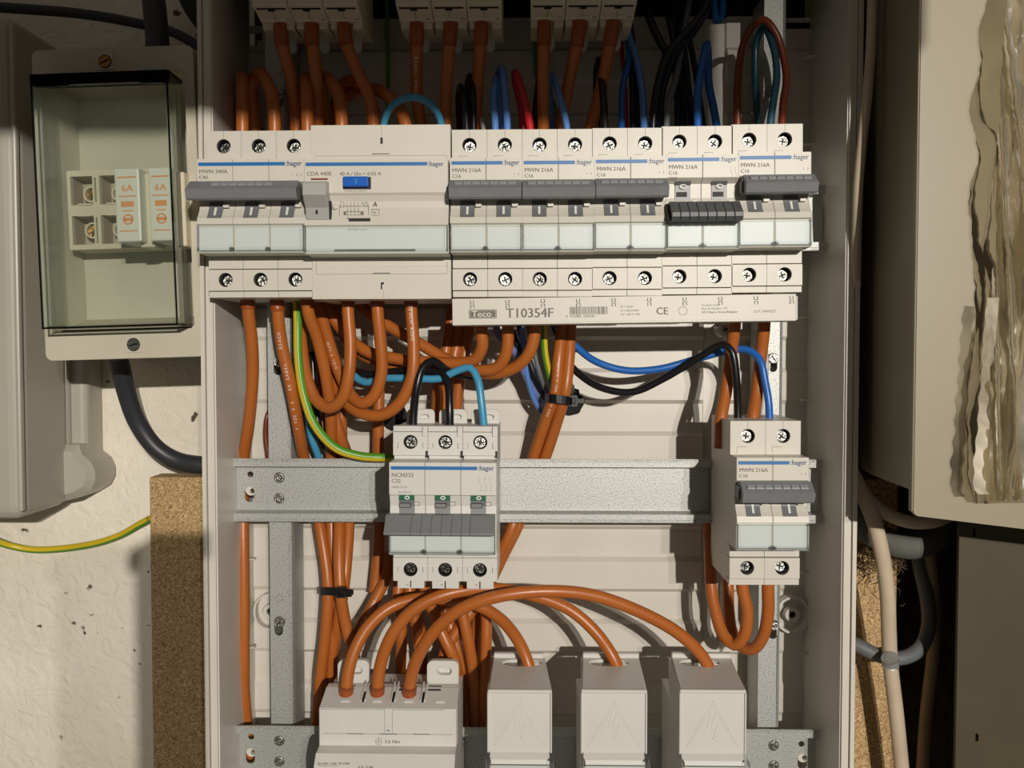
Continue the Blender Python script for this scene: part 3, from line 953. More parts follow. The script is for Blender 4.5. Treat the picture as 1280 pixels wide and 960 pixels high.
def rcd_upper():
    p = P(389, 268.7, -44)
    o = empty('residual_current_breaker', (p.x, 0, p.z), 'wide four-module breaker with small blue test button and no visible screws', 'circuit breaker', roty=-.002)
    W = 69.6
    mb = MB(); m = 'device'
    prof = [(3, 44.2), (-44, 44.2), (-44, 24.6), (-58.4, 24.6), (-58.4, 8.4), (-57.2, 7.2), (-56.0, 4.6), (-56.2, 1.5), (-57.4, -2), (-58.6, -5.0),
            (-59.4, -7.2), (-57.8, -7.8), (-57.8, -20.2), (-58.2, -20.8), (-43.6, -21.2), (-43.6, -25.4), (-44, -25.6), (-44, -41.8), (3, -41.8)]
    mb.prism(prof, 0, W, m, b=.35)
    for x in (2.2, W - 2.0):
        mb.box(x, x + .12, -44.04, -43.9, 25, 29.0, 'seam'); mb.box(x, x + .12, -44.04, -43.9, -29.4, -23.6, 'seam')
    mb.box(2.2, W - 2, -44.04, -43.9, 29.0, 29.12, 'seam'); mb.box(2.2, W - 2, -44.04, -43.9, -29.5, -29.38, 'seam')
    for zz in (29.8, -29.2): mb.box(30.6, 39.2, -44.06, -43.9, zz, zz + .35, 'dark')
    mb.box(34.2, 36.6, -44.1, -43.8, 34.4, 38.6, 'device'); mb.box(34.8, 36.0, -44.15, -43.9, 34.9, 38.0, 'dark')
    mb.box(34.2, 36.6, -44.1, -43.8, -37.4, -33.2, 'device'); mb.box(34.5, 35.2, -44.15, -43.9, -37.0, -33.6, 'dark'); mb.box(35.2, 36.1, -44.15, -43.9, -34.6, -33.5, 'dark')
    mb.box(35.3, 35.4, -44.04, -43.9, 38.6, 44, 'seam'); mb.box(35.7, 35.8, -44.04, -43.9, -41.6, -37.4, 'seam')
    mb.build('housing', o)
    mb = MB(); mb.box(3.4, 11.6, -58.55, -58.2, 14.5, 15.4, 'slot_red'); mb.build('trip_flag', o)
    mb = MB()
    mb.box(18.9, 32.4, -58.6, -58.2, 10.0, 15.9, 'dark', .1); mb.box(19.4, 31.4, -61, -58, 10.9, 15.8, 'button_blue', .5, 2)
    mb.text('T', 24.6, -61.08, 12.1, 3.2, 'sky_wire'); mb.build('test_button', o)
    mb = MB()
    mb.prism([(-54, 13.6), (-60, 13.6), (-65.2, 12.6), (-66, 11.8), (-66.2, 6.2), (-60.5, 1.0), (-59.0, -4.4), (-54, -4.4)], .9, 12.3, 'toggle_light', b=.5)
    mb.box(12.4, 13.2, -59.5, -57, -4.4, 4.5, 'dark', .2)
    mb.box(.5, .95, -59.5, -57, -1.4, 9, 'dark', .1)
    mb.box(6.0, 7.0, -60.2, -59.4, -1.9, 1.9, 'dark', rot=Euler((-.2, 0, 0)).to_matrix())
    mb.build('toggle', o)
    mb = MB(); mb.box(21.0, 32.2, -59.6, -58.0, -4.0, -2.9, m, .3); mb.box(21.6, 32.0, -59.0, -58.2, -5.4, -4.0, 'dark', .1)
    mb.box(13.4, 16.0, -58.0, -56.6, .6, 3.2, m, .8, 2)
    mb.build('label_clip', o)
    mb = MB(); mb.box(.7, W - .7, -58.2, -57.7, -19.6, -8.4, 'label_strip', .1); mb.build('label_strip', o)
    mb = MB(); c = 'clear_plastic'
    mb.box(.3, W - .3, -60.2, -59.7, -19.9, -8, c); mb.box(.3, .8, -59.7, -57.9, -19.9, -8, c); mb.box(W - .8, W - .3, -59.7, -57.9, -19.9, -8, c)
    mb.box(.3, W - .3, -60.6, -60.2, -20.4, -18.4, c, .1); mb.box(.3, W - .3, -60.5, -60.2, -8.6, -8, c, .1)
    mb.box(15, 54, -60.9, -60.6, -19.8, -18.8, c, .1); mb.box(W - 1.8, W - 1.3, -60.5, -60.2, -18, -8.6, c)
    mb.build('clear_cover', o)
    mb = MB(); y = -58.47
    mb.plate(rrect(.9, 59.6, 21.2, 22.9, .3, 2), [], y, y + .05, 'stripe_blue')
    mb.text(':hager', 59.9, y, 20.9, 3.3, 'brand_blue', sx=.92)
    mb.text('CDA 440E', 1.2, y, 16.6, 2.8, 'print_grey'); mb.text('40 A / I\u0394n = 0.03 A', 17.3, y, 16.6, 2.5, 'print_grey')
    mb.text('monthly test required', 19.6, y, 8.9, 1.15, 'print_grey')
    y = -57.7; g = 'print_grey'
    for i in range(4):       # wiring diagram
        x = 20.8 + i * 1.75
        mb.box(x, x + .12, y, y + .1, -3, 1.4, g); mb.box(x - .1, x + .02, y, y + .1, 1.8, 3.0, g, rot=Euler((0, -.5, 0)).to_matrix())
        mb.text('%d' % (2 * i + 1), x - .4, y, 3.3, 1.3, g)
    mb.text('N', 27.7, y, 3.3, 1.3, g)
    mb.plate(rect(19, 28.6, -2.2, -.4), [rect(19.15, 28.45, -2.05, -.55)], y, y + .1, g)
    for a, b in ((19, 20.2), (27.2, 28.4)): mb.box(a, b, y, y + .1, -1.9, -.7, g)
    mb.plate(rect(16.9, 31.2, -3.1, 2.4), [rect(17.05, 31.05, -2.95, 2.25)], y, y + .1, g)
    mb.plate(rect(17.4, 19.3, 1.8, 4.2), [rect(17.5, 19.2, 1.9, 4.1)], y - .2, y - .1, g)
    mb.plate(circle(30, 3.2, 1.0, 12), [circle(30, 3.2, .85, 12)], y, y + .1, g)
    mb.text('A', 33.2, y, 2.2, 3.0, g)
    mb.plate(rect(32.6, 36.2, -2.4, .7), [rect(32.75, 36.05, -2.25, .55)], y, y + .1, g)
    mb.text('~', 33.2, y, -1.6, 2.6, g); mb.text('~', 33.2, y, -2.9, 2.6, g)
    mb.text('Made in EU', 22.4, -59.0, -7.0, 1.3, g); mb.text('EN 61008-1 type A', 21, -58.3, -9.6, 1.2, g)
    mb.build('printed_marks', o)


rcd_upper()


def busbar():
    a, b = P(565.5, 390, -47), P(995, 384, -47)
    L = b.x - a.x
    o = empty('busbar_cover', (a.x, -47, a.z), 'long off-white busbar cover printed with black letters under the upper row', 'busbar cover', roty=-math.atan((b.z - a.z) / L))
    mb = MB()
    mb.prism([(0, 6.5), (0, -5.6), (.9, -6.8), (14, -6.8), (14, -5.8), (2, -5.6), (1.2, 6.5)], 0, L, 'device', b=.12)
    mb.box(0, L, -.3, .2, -6.6, -5.4, 'device', .12)
    mb.build('cover', o)
    mb = MB(); mb.box(L - .05, L + 1.0, .2, 13, -6.2, 5.6, 'device', .3); mb.build('end_cap', o)
    mb = MB(); y = -.09; g = 'print_dark'; k = .4025
    ph = ['1', '2', '3']
    for i in range(10):
        x = (590 + i * 43.4 - 565.5) * k
        mb.text('L' + ph[i % 3], x, y, 3.9, 2.5, g, align='CENTER')
        mb.text('L' + ph[(2 - i) % 3], x, y, 3.4, 2.5, g, align='CENTER', turn=math.pi)
    x = (586 - 565.5) * k
    mb.plate(rect(x, x + 13.6, -3.3, .9), [rect(x + .3, x + 13.3, -3.0, .6)], y, y + .04, g)
    mb.plate(rect(x + .5, x + 13.1, -2.8, .4), [], y, y + .04, 'print_grey')
    mb.text('Teco', x + 1.2, y - .04, -2.5, 4.2, 'device', sx=1.12)
    mb.text('T10354F', (631 - 565.5) * k, y, -3.2, 6.6, 'print_grey', sx=1.0)
    random.seed(11)
    xx = (710 - 565.5) * k
    while xx < (756 - 565.5) * k:
        wd = random.choice((.16, .16, .3, .45)); mb.box(xx, xx + wd, y, y + .04, -2.1, 1.7, 'print_grey'); xx += wd + random.choice((.16, .2, .34))
    mb.text('5  415085  035546', (705 - 565.5) * k, y, -3.5, 1.7, g, sx=1.1)
    for i, t in enumerate(('\u00d8 = 12mm\u00b2', 'Ie = 63A (100A)', 'Un = 240 V / 5kA')): mb.text(t, (772 - 565.5) * k, y, 1.0 - i * 1.9, 1.35, g)
    mb.text('CE', (815 - 565.5) * k, y, -2.6, 5.0, 'print_grey', sx=1.0)
    mb.plate(circle((848 - 565.5) * k, -1.0, 2.2, 20), [circle((848 - 565.5) * k, -1.0, 2.0, 20)], y, y + .04, 'print_grey')
    for i, t in enumerate(('Trophom nv/sa', 'Rue de Moylant, 170', '5032 Beyne-Heusay/Belgique')): mb.text(t, (871 - 565.5) * k, y, 1.2 - i * 1.75, 1.5 if i else 1.4, g if i == 2 else 'print_grey')
    mb.text('LOT: HW0527', (934 - 565.5) * k, y, -2.4, 1.8, 'slot_red')
    mb.build('printed_marks', o)


busbar()


def rcd_lower():
    p = P(398.5, 885, -44)
    zc = RZ3
    o = empty('residual_current_breaker', (p.x, 0, zc), 'wide four-module breaker cut by the bottom edge, three orange cables in its sloped top', 'circuit breaker', roty=.002)
    W = 69.8; t = p.z - zc          # z of the front top edge
    mb = MB(); m = 'device_cool'
    bt = P(400, 935, -46).z - zc
    mb.prism([(3, t + 1), (-22, t + 1), (-22, t + 4.6), (-27, t + 4.6), (-44, t), (-44, bt + .6), (-52, bt), (-56.4, bt - 5), (-58.4, bt - 8), (-58.4, 6), (-55, 2), (-58.4, -6), (-58.4, -24), (-44, -24), (-44, -44), (3, -44)], 0, W, m, b=.3)
    for i in range(3):       # slots between the cable entries
        x = 21.4 + i * 15.3 - .6
        mb.prism([(-31.5, t + 3.9), (-39, t + 1.75), (-39, t + 1.25), (-31.5, t + 3.4)], x, x + 1.3, 'dark')
        mb.prism([(-23, t + 6.4), (-31, t + 4.4), (-38.5, t + 2.3), (-38.5, t + 1.6), (-23, t + 4)], x + 1.3, x + 2.0, m)
        mb.prism([(-23, t + 6.4), (-31, t + 4.4), (-38.5, t + 2.3), (-38.5, t + 1.6), (-23, t + 4)], x - .7, x, m)
    for i in range(4):
        x = 10.2 + i * 16.2
        mb.prism([(-37.5, t + 2.25), (-39.5, t + 1.7), (-39.5, t + 1.4), (-37.5, t + 1.95)], x, x + 4.6, 'mark_white')
        mb.prism([(-24.5, t + 4.75), (-29.5, t + 4.15), (-29.5, t + 3.6), (-24.5, t + 4.2)], 11.5 + i * 15.2 - 3.4, 11.5 + i * 15.2 + 3.4, 'dark')
    sz = (t + bt) / 2
    mb.box(33.4, 37.2, -44.1, -43.8, sz - 2.5, t - .3, m, .05); mb.box(34.4, 36.2, -44.25, -43.9, sz - 1.6, sz + 1.8, m, .3); mb.box(34.6, 36.0, -44.3, -44.1, sz - 1.6, sz - 1.2, 'dark')
    for x in (33.3, 37.2): mb.box(x, x + .12, -44.12, -43.9, sz - 2.6, t - .3, 'seam')
    mb.box(2, W - 2, -44.05, -43.9, bt + 6.6, bt + 6.75, 'seam')
    for x in (14, 31, 48): mb.box(x, x + 8.5, -44.06, -43.9, bt + 6.5, bt + 6.85, 'dark')
    mb.box(.1, W - 6, -44.05, -43.9, t - .6, t - .45, 'seam')
    mb.box(W - 1.2, W + .2, -40, -20, bt, t + .5, m, .2)
    mb.build('housing', o)
    for x, in ((11.8,), (59.5,)):    # rear fixing lugs behind the cable entries
        mb = MB(); mb.plate(rrect(x - 7.2, x + 9.6, t + 2, t + 16.5, 3.2), [slot(x + 2.2, t + 11, 3.8, 1.9, 6)], -20, -16.5, m)
        mb.box(x - 6, x + 8, -16.6, -16.1, t + 3, t + 15.5, m)
        mb.plate(slot(x + 2.2, t + 11, 4.5, 2.5, 6), [slot(x + 2.2, t + 11, 3.8, 1.9, 6)], -20.6, -20, m)
        mb.build('fixing_lug', o)
    mb = MB()
    mb.text('3,6 Nm', 33.2, -44.08, bt + 1.9, 2.6, 'print_grey')
    mb.plate(circle(30.4, bt + 2.8, 1.7, 18), [circle(30.4, bt + 2.8, 1.5, 18)], -44.08, -44.02, 'print_grey')
    mb.box(29.2, 31.6, -44.08, -44.02, bt + 2.7, bt + 2.9, 'print_grey'); mb.box(30.3, 30.5, -44.08, -44.02, bt + 1.6, bt + 4, 'print_grey')
    for i, s_ in enumerate(('I\u0394n 0,03A  In 40A', '230/400 V~  50 Hz')): mb.text(s_, 2.2, -56.0 + i * .6 - .8, bt - 3.6 - i * 1.5, 1.3, 'print_grey')
    mb.text('EN 61008', 12.5, -56.4, bt - 3.6, 1.3, 'print_grey'); mb.text('A 25  10 000', 22.4, -57.2, bt - 5.0, 1.4, 'print_grey')
    mb.plate(rrect(.9, 60, bt - 10.4, bt - 8.7, .3, 2), [], -58.5, -58.42, 'stripe_blue')
    mb.build('printed_marks', o)


rcd_lower()


def fuse_cover(xf0, xf1, xb0, xb1, label):
    a, b = P(xf0, 862, -62), P(xf1, 862, -62)
    c, d = P(xb0, 826, -14), P(xb1, 826, -14)
    cx = (a.x + b.x) / 2; zt = a.z
    o = empty('fuse_holder', (cx, 0, RZ3), label, 'fuse holder', 'covered fuse holders on the bottom rail')
    zt -= RZ3; zb = P(650, 940, -62).z - RZ3
    hw = (b.x - a.x) / 2; x0b, x1b = c.x - cx, d.x - cx; ztb = c.z - RZ3
    m = 'device_cool'
    # tapered side cheeks and front
    mb = MB()
    mb.plate([(-hw + .6, zb), (hw - .6, zb), (hw - .6, zt - .5), (-hw + .6, zt - .5)], [], -62, -60.6, m)
    for s_ in (-1, 1):
        xf = s_ * hw; xb = x0b if s_ < 0 else x1b
        v = [(xf, -61.8, zt - .6), (xf, -61.8, zb), (xb, -8, zb), (xb, -8, ztb)]
        vi = [mb.bm.verts.new(p) for p in v] + [mb.bm.verts.new((p[0] - s_ * 1.3, p[1], p[2])) for p in v]
        k = mb.mi(m)
        fs = [mb.bm.faces.new(vi[:4]), mb.bm.faces.new(vi[4:][::-1])]
        for i in range(4): fs.append(mb.bm.faces.new((vi[i], vi[i + 4], vi[4 + (i + 1) % 4], vi[(i + 1) % 4])))
        bmesh.ops.recalc_face_normals(mb.bm, faces=fs)
        for f in fs: f.material_index = k
        mb.box(xf - .9 if s_ > 0 else xf, xf if s_ > 0 else xf + .9, -63, -60, zb - .2, zt - 1.4, m, .3)
    mb.build('side_shell', o)
    # top with cable opening (trapezoid plate with an oval hole)
    mb = MB()
    out = [(-hw + 1.0, -60.8), (hw - 1.0, -60.8), (x1b - .8, -15), (x0b + .8, -15)]
    ell = [(.8 + 10.6 * math.cos(t), -23 - 5.6 * math.sin(t)) for t in [2 * math.pi * i / 20 for i in range(20)]]
    mb.plate(out, [ell[::-1]], zt - 1.4, zt - .1, m, axis='z')
    mb.box(-hw + .2, hw - .2, -63, -61.4, zt - 1.5, zt + .2, m, .4)
    mb.box(x0b + .6, x1b - .6, -15.5, -12, zt - 3, zt + 2.2, m, .4)
    mb.build('top_shell', o)
    mb = MB(); mb.box(-11, 11, -30, -14, zt - 16, zt - 9, 'dark', .5); mb.box(-10, -2, -22, -16, zt - 9, zt - 3, 'device'); mb.box(3, 10, -26, -20, zt - 9, zt - 4, 'handle_dark', .4)
    mb.build('terminal_block', o)
    # embossed warning triangle with a flash
    mb = MB(); y0, y1 = -62.25, -61.9; mid = (zt + zb) / 2

    def stroke(p, q, wd=.3):
        dx, dz = q[0] - p[0], q[1] - p[1]; l = math.hypot(dx, dz); nx_, nz_ = -dz / l * wd / 2, dx / l * wd / 2
        mb.plate([(p[0] + nx_, p[1] + nz_), (q[0] + nx_, q[1] + nz_), (q[0] - nx_, q[1] - nz_), (p[0] - nx_, p[1] - nz_)], [], y0, y1, m)
    T, Lp, Rp = (0.4, mid + 10.4), (-12.4, mid - 12), (12.6, mid - 12)
    stroke(T, Lp); stroke(T, Rp); stroke(Lp, Rp)
    T2, L2, R2 = (0.4, mid + 8.2), (-10.8, mid - 11), (11.0, mid - 11)
    stroke(T2, L2, .18); stroke(T2, R2, .18)
    for p, q in (((-.8, mid + 4.6), (-2.6, mid - 2.8)), ((1.5, mid + 4.6), (-.6, mid - 2)), ((-.6, mid - 2), (2.6, mid - 1.2)), ((2.6, mid - 1.2), (.4, mid - 8.6)), ((.4, mid - 8.6), (-.5, mid - 6.4)), ((.4, mid - 8.6), (1.8, mid - 7))): stroke(p, q, .2)
    mb.build('warning_triangle', o)
    # lower lever section with clear window hinge
    mb = MB()
    mb.prism([(-60.5, zb + .2), (-64.5, zb - 2.6), (-65, zb - 5), (-65, -24), (-44, -24), (-44, -44), (3, -44), (3, zt - 18), (-58, zt - 18), (-58, zb)], -hw + 1.2, hw - 1.2, m, b=.3)
    mb.build('fuse_lever', o)
    mb = MB(); mb.box(-hw - .4, hw + .4, -67.4, -65.1, zb - 20, zb - 4.6, 'clear_plastic', .2)
    mb.box(-hw - .6, -hw + 2.0, -67.8, -61, zb - 5.4, zb - 2.2, 'clear_plastic', .2); mb.box(hw - 2.0, hw + .8, -67.8, -61, zb - 5.4, zb - 2.2, 'clear_plastic', .2)
    mb.build('clear_cover', o)
    return o


fuse_cover(609, 690, 616, 681, 'pale covered fuse holder nearest the wide lower breaker, embossed warning triangle')
fuse_cover(726, 809, 727, 800, 'pale covered fuse holder with warning triangle, middle one of the three')
fuse_cover(849, 933, 838, 915, 'pale covered fuse holder with warning triangle, nearest the right strip')

# ------------------------------------------------------------------ small fuse box with smoked cover


def fuse_box():
    p = P(148.5, 255, -30)
    o = empty('fuse_box', (p.x, p.y, p.z), 'small old fuse box with smoked see-through cover at the left of the cupboard', 'fuse box', roty=-.030)
    m = 'old_plastic'
    hw, hh, D = 41.6, 79.5, 110
    mb = MB()
    mb.plate(rrect(-hw, hw, -hh, hh, 3.5), [rrect(-hw + 4, hw - 5, -hh + 15, hh - 12, 2)], 0, 5, m)
    mb.plate(rrect(-hw, hw, -hh, hh, 3.5), [rrect(-hw + 2.5, hw - 2.5, -hh + 3, hh - 3, 2)], 5, D - 6, m)
    mb.box(-hw + 2, hw - 2, D - 10, D - 6, -hh + 2, hh - 2, m)
    mb.build('base', o)
    mb = MB()      # recessed tray inside
    mb.prism([(-hw + 4, 5), (-hw + 8, 30), (hw - 8, 30), (hw - 5, 5), (hw - 4, 5), (hw - 4, 32), (-hw + 3, 32), (-hw + 3, 5)], -hh + 14, hh - 12, m, axis='z')
    mb.prism([(5, -hh + 15), (30, -hh + 22), (32, -hh + 22), (32, -hh + 12), (5, -hh + 12)], -hw + 4, hw - 4, m)
    mb.prism([(5, hh - 12), (30, hh - 17), (32, hh - 17), (32, hh - 10), (5, hh - 10)], -hw + 4, hw - 4, m)
    mb.build('tray', o)
    for (x, z) in ((-3.6, hh - 7.0), (4.6, -hh + 7.0)):
        mb = MB(); mb.plate(rect(-4.6, 4.2, -4.0, 4.2), [circle(0, 0, 3.5, 18)], -.6, 0, m); mb.cyl((0, -.1, 0), (0, 1, 0), 3.5, .1, 'dark', 16)
        mb.build('screw_well', o, loc=(x, -.02, z))
        screw(o, x, -.9, z, 3.0, 'brass' if z > 0 else 'screw_steel', 'slot')
    # smoked cover
    x0, x1, z0, z1, y0 = -32.0, 35.2, -63.5, 61.0, -20
    mb = MB(); c = 'smoked_plastic'
    mb.box(x0, x1, y0, y0 + 1.2, z0, z1, c, .3)
    mb.box(x0, x0 + 1.2, y0 + 1.2, -.2, z0, z1, c); mb.box(x1 - 1.2, x1, y0 + 1.2, -.2, z0, z1, c)
    mb.box(x0 + 1.2, x1 - 1.2, y0 + 1.2, -.2, z0, z0 + 1.2, c); mb.box(x0 + 1.2, x1 - 1.2, y0 + 1.2, -.2, z1 - 1.2, z1, c)
    cv = mb.build('smoked_cover', o)
    mb = MB(); e = 'smoked_edge'
    for x in (x0, x1): mb.box(x - .35, x + .35, y0 - .2, y0 + .8, z0 - .4, z1, e, .15)
    mb.box(x0, x1, y0 - .2, y0 + .8, z0 - .4, z0 + .5, e, .15)
    mb.box(x1 - .1, x1 + .5, y0, -.2, z0 - .5, z0 + .5, e, .15); mb.box(x0, x1, -1.2, -.2, z0 - 1.2, z0 - .6, e)
    mb.build('cover_edge', cv)
    mb = MB(); mb.box(x0 - .5, x1 + .5, y0 + 2, 0, z1 - 1.2, z1 + .8, 'dark', .3)
    mb.box(x0 - .5, x1 + .5, y0 - .3, y0 + 3, z1 - 5.4, z1 + .2, e, .3); mb.box(x0 + 2, x0 + 18, y0 - .9, y0 + 2, z1 - 6.2, z1 - 4.2, e, .5); mb.box(x1 - 13, x1 - 1, y0 - .9, y0 + 2, z1 - 6.2, z1 - 4.2, e, .5)
    mb.build('hinge', cv)
    # fuse base block
    bx = P(85, 261, -22); gx = bx.x - p.x; gz = bx.z - p.z
    b0 = empty('fuse_base_block', (0, 0, 0), None, None); b0.parent = o; b0.location = Vector((gx, 8, gz)) * MM
    mb = MB(); W, H = 55, 20.6
    pk = []
    for cx_ in (1.2, 16.4): pk += [rect(cx_ + .6, cx_ + 12.2, 2.6, H - 3.0), rect(cx_ + .6, cx_ + 12.2, -H + 2.6, -3.0)]
    mb.plate(rrect(0, W, -H, H, .8, 2), pk + [rect(14.35, 15.4, 4, H - 4), rect(14.35, 15.4, -H + 3, -4)], 0, 3, 'fuse_cream')
    mb.plate(rrect(0, W, -H, H, .8, 2), pk, 3, 14, 'fuse_pocket')
    mb.box(0, W, 14, 18, -H, H, 'fuse_pocket')
    for cx_ in (1.2, 16.4):
        mb.box(cx_ + 4, cx_ + 5, -.4, 3, -3, 3, 'fuse_cream'); mb.box(cx_ + 4.4, cx_ + 12, -1, 2, -3.4, -2.6, 'fuse_cream'); mb.box(cx_ + 4.4, cx_ + 12, -1, 2, 2.4, 3.2, 'fuse_cream')
    mb.build('block', b0)
    for cx_ in (10.2, 25.2):
        for zz in (9.0, -10.0):
            s_ = screw(b0, cx_, 7, zz, 3.1, 'brass', 'slot')
            mb = MB(); mb.plate(circle(0, 0, 4.3, 18), [circle(0, 0, 3.4, 18)], 5, 13, 'fuse_cream'); mb.build('screw_collar', b0, loc=(cx_, 0, zz))
    for k, (xa, xb) in enumerate(((143, 175.5), (185.5, 216.5))):   # two carriers marked 6A
        q0, q1 = P(xa, 211, -45), P(xb, 303, -45)
        c0 = empty('fuse_carrier', (0, 0, 0), None, None); c0.parent = o
        c0.location = Vector((q0.x - p.x, -15 + 0, q1.z - p.z)) * MM
        w_, h_ = q1.x - q0.x, q0.z - q1.z
        mb = MB(); mb.box(0, w_, 0, 22, 0, h_, 'fuse_white', .8, 2); mb.box(w_ - 4, w_ + 3.2, 8, 22, -2, h_ - 1, 'fuse_cream', .5)
        mb.build('body', c0)
        mb = MB(); or_ = 'print_orange'
        mb.text('6A', w_ * .5, -.08, h_ - 11.5, 4.8, or_, align='CENTER', sx=1.05)
        mb.box(1.6, w_ - 1.6, -.08, -.02, h_ - 4.9, h_ - 4.1, or_)
        mb.box(1.8, w_ - 1.8, -.08, -.02, h_ - 14.2, h_ - 13.6, or_); mb.box(3, w_ - 3, -.08, -.02, h_ - 19.2, h_ - 16.4, or_)
        mb.box(3.6, w_ - 3.6, -.08, -.02, h_ - 21.4, h_ - 20.8, or_)
        mb.plate(circle(w_ / 2, h_ - 25.4, 2.7, 16), [circle(w_ / 2, h_ - 25.4, 1.9, 16)], -.08, -.02, or_)
        mb.box(w_ / 2 - 2, w_ / 2 + 2, -.08, -.02, h_ - 26.3, h_ - 24.6, or_); mb.box(1.8, w_ - 1.8, -.08, -.02, h_ - 31.4, h_ - 30.8, or_)
        mb.build('print', c0)


fuse_box()


def meter_box():
    o = empty('meter_box', (-380, 80, -92), 'big light grey moulded box on the wall at the far left edge', 'meter box')
    m = 'meter_plastic'; O = Vector((-380, 80, -92))
    mb = MB(); mb.box(-520, -279.5, -2, 52, -93, 183, m, 7, 4); mb.build('lid', o, origin=O, loc=(0, 0, 0), smooth=False)
    mb = MB(); mb.box(-516, -280.2, 50, 79, -88, 180, m, 3, 2); mb.box(-286, -271, 56, 79, -74, 172, m, 4, 3)
    mb.prism([(-300, -56), (-272, -56), (-270.5, -62), (-265, -66.5), (-262.6, -72), (-262.5, -78), (-265.5, -84), (-273, -88.5), (-284, -91), (-300, -91.5)], 44, 79, m, axis='y', b=4)
    mb.build('base', o, origin=O, loc=(0, 0, 0))
    mb = MB(); mb.box(-281, -278.2, -4.2, 0, -88, 178, m, 1.0, 2); mb.build('lid_bead', o, origin=O, loc=(0, 0, 0))


meter_box()

# ------------------------------------------------------------------ right: cabinet, lower cabinet, hanging bag


def cabinet():
    O = Vector((174, -90, -80))
    o = empty('wall_cabinet', O, 'tall cream metal cabinet protruding at the right of the electrical cupboard', 'cabinet')
    mb = MB(); m = 'cabinet'
    mb.prism([(174.4, -88), (430, -88), (430, 78), (196, 78), (184, 30), (176, -30)], -63, 330, m, axis='z', b=.5)
    mb.build('body', o, origin=O, loc=(0, 0, 0))
    mb = MB()
    a = P(1142, 645, -91.5); b = P(1290, 663, -91.5); sl_ = (b.z - a.z) / (b.x - a.x)
    X1_ = 430
    mb.plate([(a.x, a.z + 1.5), (a.x + 1.5, a.z), (X1_, a.z + sl_ * (X1_ - a.x)), (X1_, 330), (a.x, 330)], [], -91.5, -88.2, m)
    mb.build('door', o, origin=O, loc=(0, 0, 0))
    mb = MB(); e = P(1142, 480, -91.5).x
    mb.box(e - .25, e + .5, -92.1, -88.4, a.z + 2, 330, m, .3); mb.build('door_edge', o, origin=O, loc=(0, 0, 0))


cabinet()
O = Vector((226, -20, -300))
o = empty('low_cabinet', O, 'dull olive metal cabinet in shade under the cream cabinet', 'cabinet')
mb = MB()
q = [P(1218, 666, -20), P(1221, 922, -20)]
mb.plate(rect(226, 430, -300, -66), [slot(a.x, a.z, .9, 2.2, 6) for a in q], -20, -17.5, 'olive_shaded')
mb.box(264, 430, -17.5, 72, -300, -80, 'olive_shaded', 1); mb.build('body', o, origin=O, loc=(0, 0, 0))
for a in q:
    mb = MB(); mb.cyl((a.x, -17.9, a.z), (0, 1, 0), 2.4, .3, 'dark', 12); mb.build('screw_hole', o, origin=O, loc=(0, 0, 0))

# crumpled clear bag hanging in front of the cream cabinet
mb = MB(); k = mb.mi('bag_plastic')
edge = [(-40, 1262), (60, 1254), (100, 1250), (140, 1251), (180, 1246), (230, 1240), (280, 1246), (320, 1244), (380, 1234), (450, 1229), (520, 1224), (580, 1219), (612, 1218), (624, 1228)]
n_r, n_c = 130, 75
grid = []
for i in range(n_r + 1):
    py = -40 + (626 + 40) * i / n_r
    for a, b in zip(edge[:-1], edge[1:]):
        if a[0] <= py <= b[0] + .01: ex = a[1] + (b[1] - a[1]) * (py - a[0]) / (b[0] - a[0]); break
    else: ex = edge[-1][1]
    row = []
    for j in range(n_c + 1):
        u = j / n_c
        px = ex + u * 150
        nn = noise.fractal(Vector((px * .018, py * .009, 7)), 1.0, 2.1, 4) + .5 * abs(noise.noise(Vector((px * .05, py * .012, 2))))
        Y = -104 + 6.5 * nn - 5 * math.sin(min(1, u * 4) * math.pi / 2)
        for f0, sl_, wd_, am_ in ((1263, .055, 5, 6), (1246, .02, 3.5, 4), (1284, -.09, 6, 6), (1300, .12, 6, 5)):     # long folds
            Y -= am_ * math.exp(-((px - f0 - (py - 380) * sl_) / wd_) ** 2)
        pt = P(px + 2.2 * noise.noise(Vector((py * .09, 0, 5))) * (1 - u), py, Y)
        row.append(mb.bm.verts.new(pt))
    grid.append(row)
for i in range(n_r):
    for j in range(n_c):
        f = mb.bm.faces.new((grid[i][j], grid[i][j + 1], grid[i + 1][j + 1], grid[i + 1][j])); f.material_index = k; f.smooth = True
bag = mb.build('plastic_bag', origin=P(1250, 626, -128))
tag(bag, 'crumpled see-through plastic bag hanging in front of the cream cabinet door', 'plastic bag')
mb = MB(); k = mb.mi('bag_hem'); prev = None     # doubled hem along its left side
for i in range(46):
    py = 372 + (618 - 372) * i / 45
    for a, b in zip(edge[:-1], edge[1:]):
        if a[0] <= py <= b[0] + .01: ex = a[1] + (b[1] - a[1]) * (py - a[0]) / (b[0] - a[0]); break
    wv = 1.1 * math.sin(i * 1.3) + .6 * math.sin(i * .47)
    r_ = [mb.bm.verts.new(P(ex + dx + (wv if dx < 5 else 0), py, -108 - .7 * math.sin(i * 1.3 + dx))) for dx in (-1.5, 4, 9, 14)]
    if prev:
        for j in range(3):
            f = mb.bm.faces.new((prev[j], prev[j + 1], r_[j + 1], r_[j])); f.material_index = k; f.smooth = True
    prev = r_
mb.build('hem', bag, origin=P(1250, 626, -128), loc=(0, 0, 0))


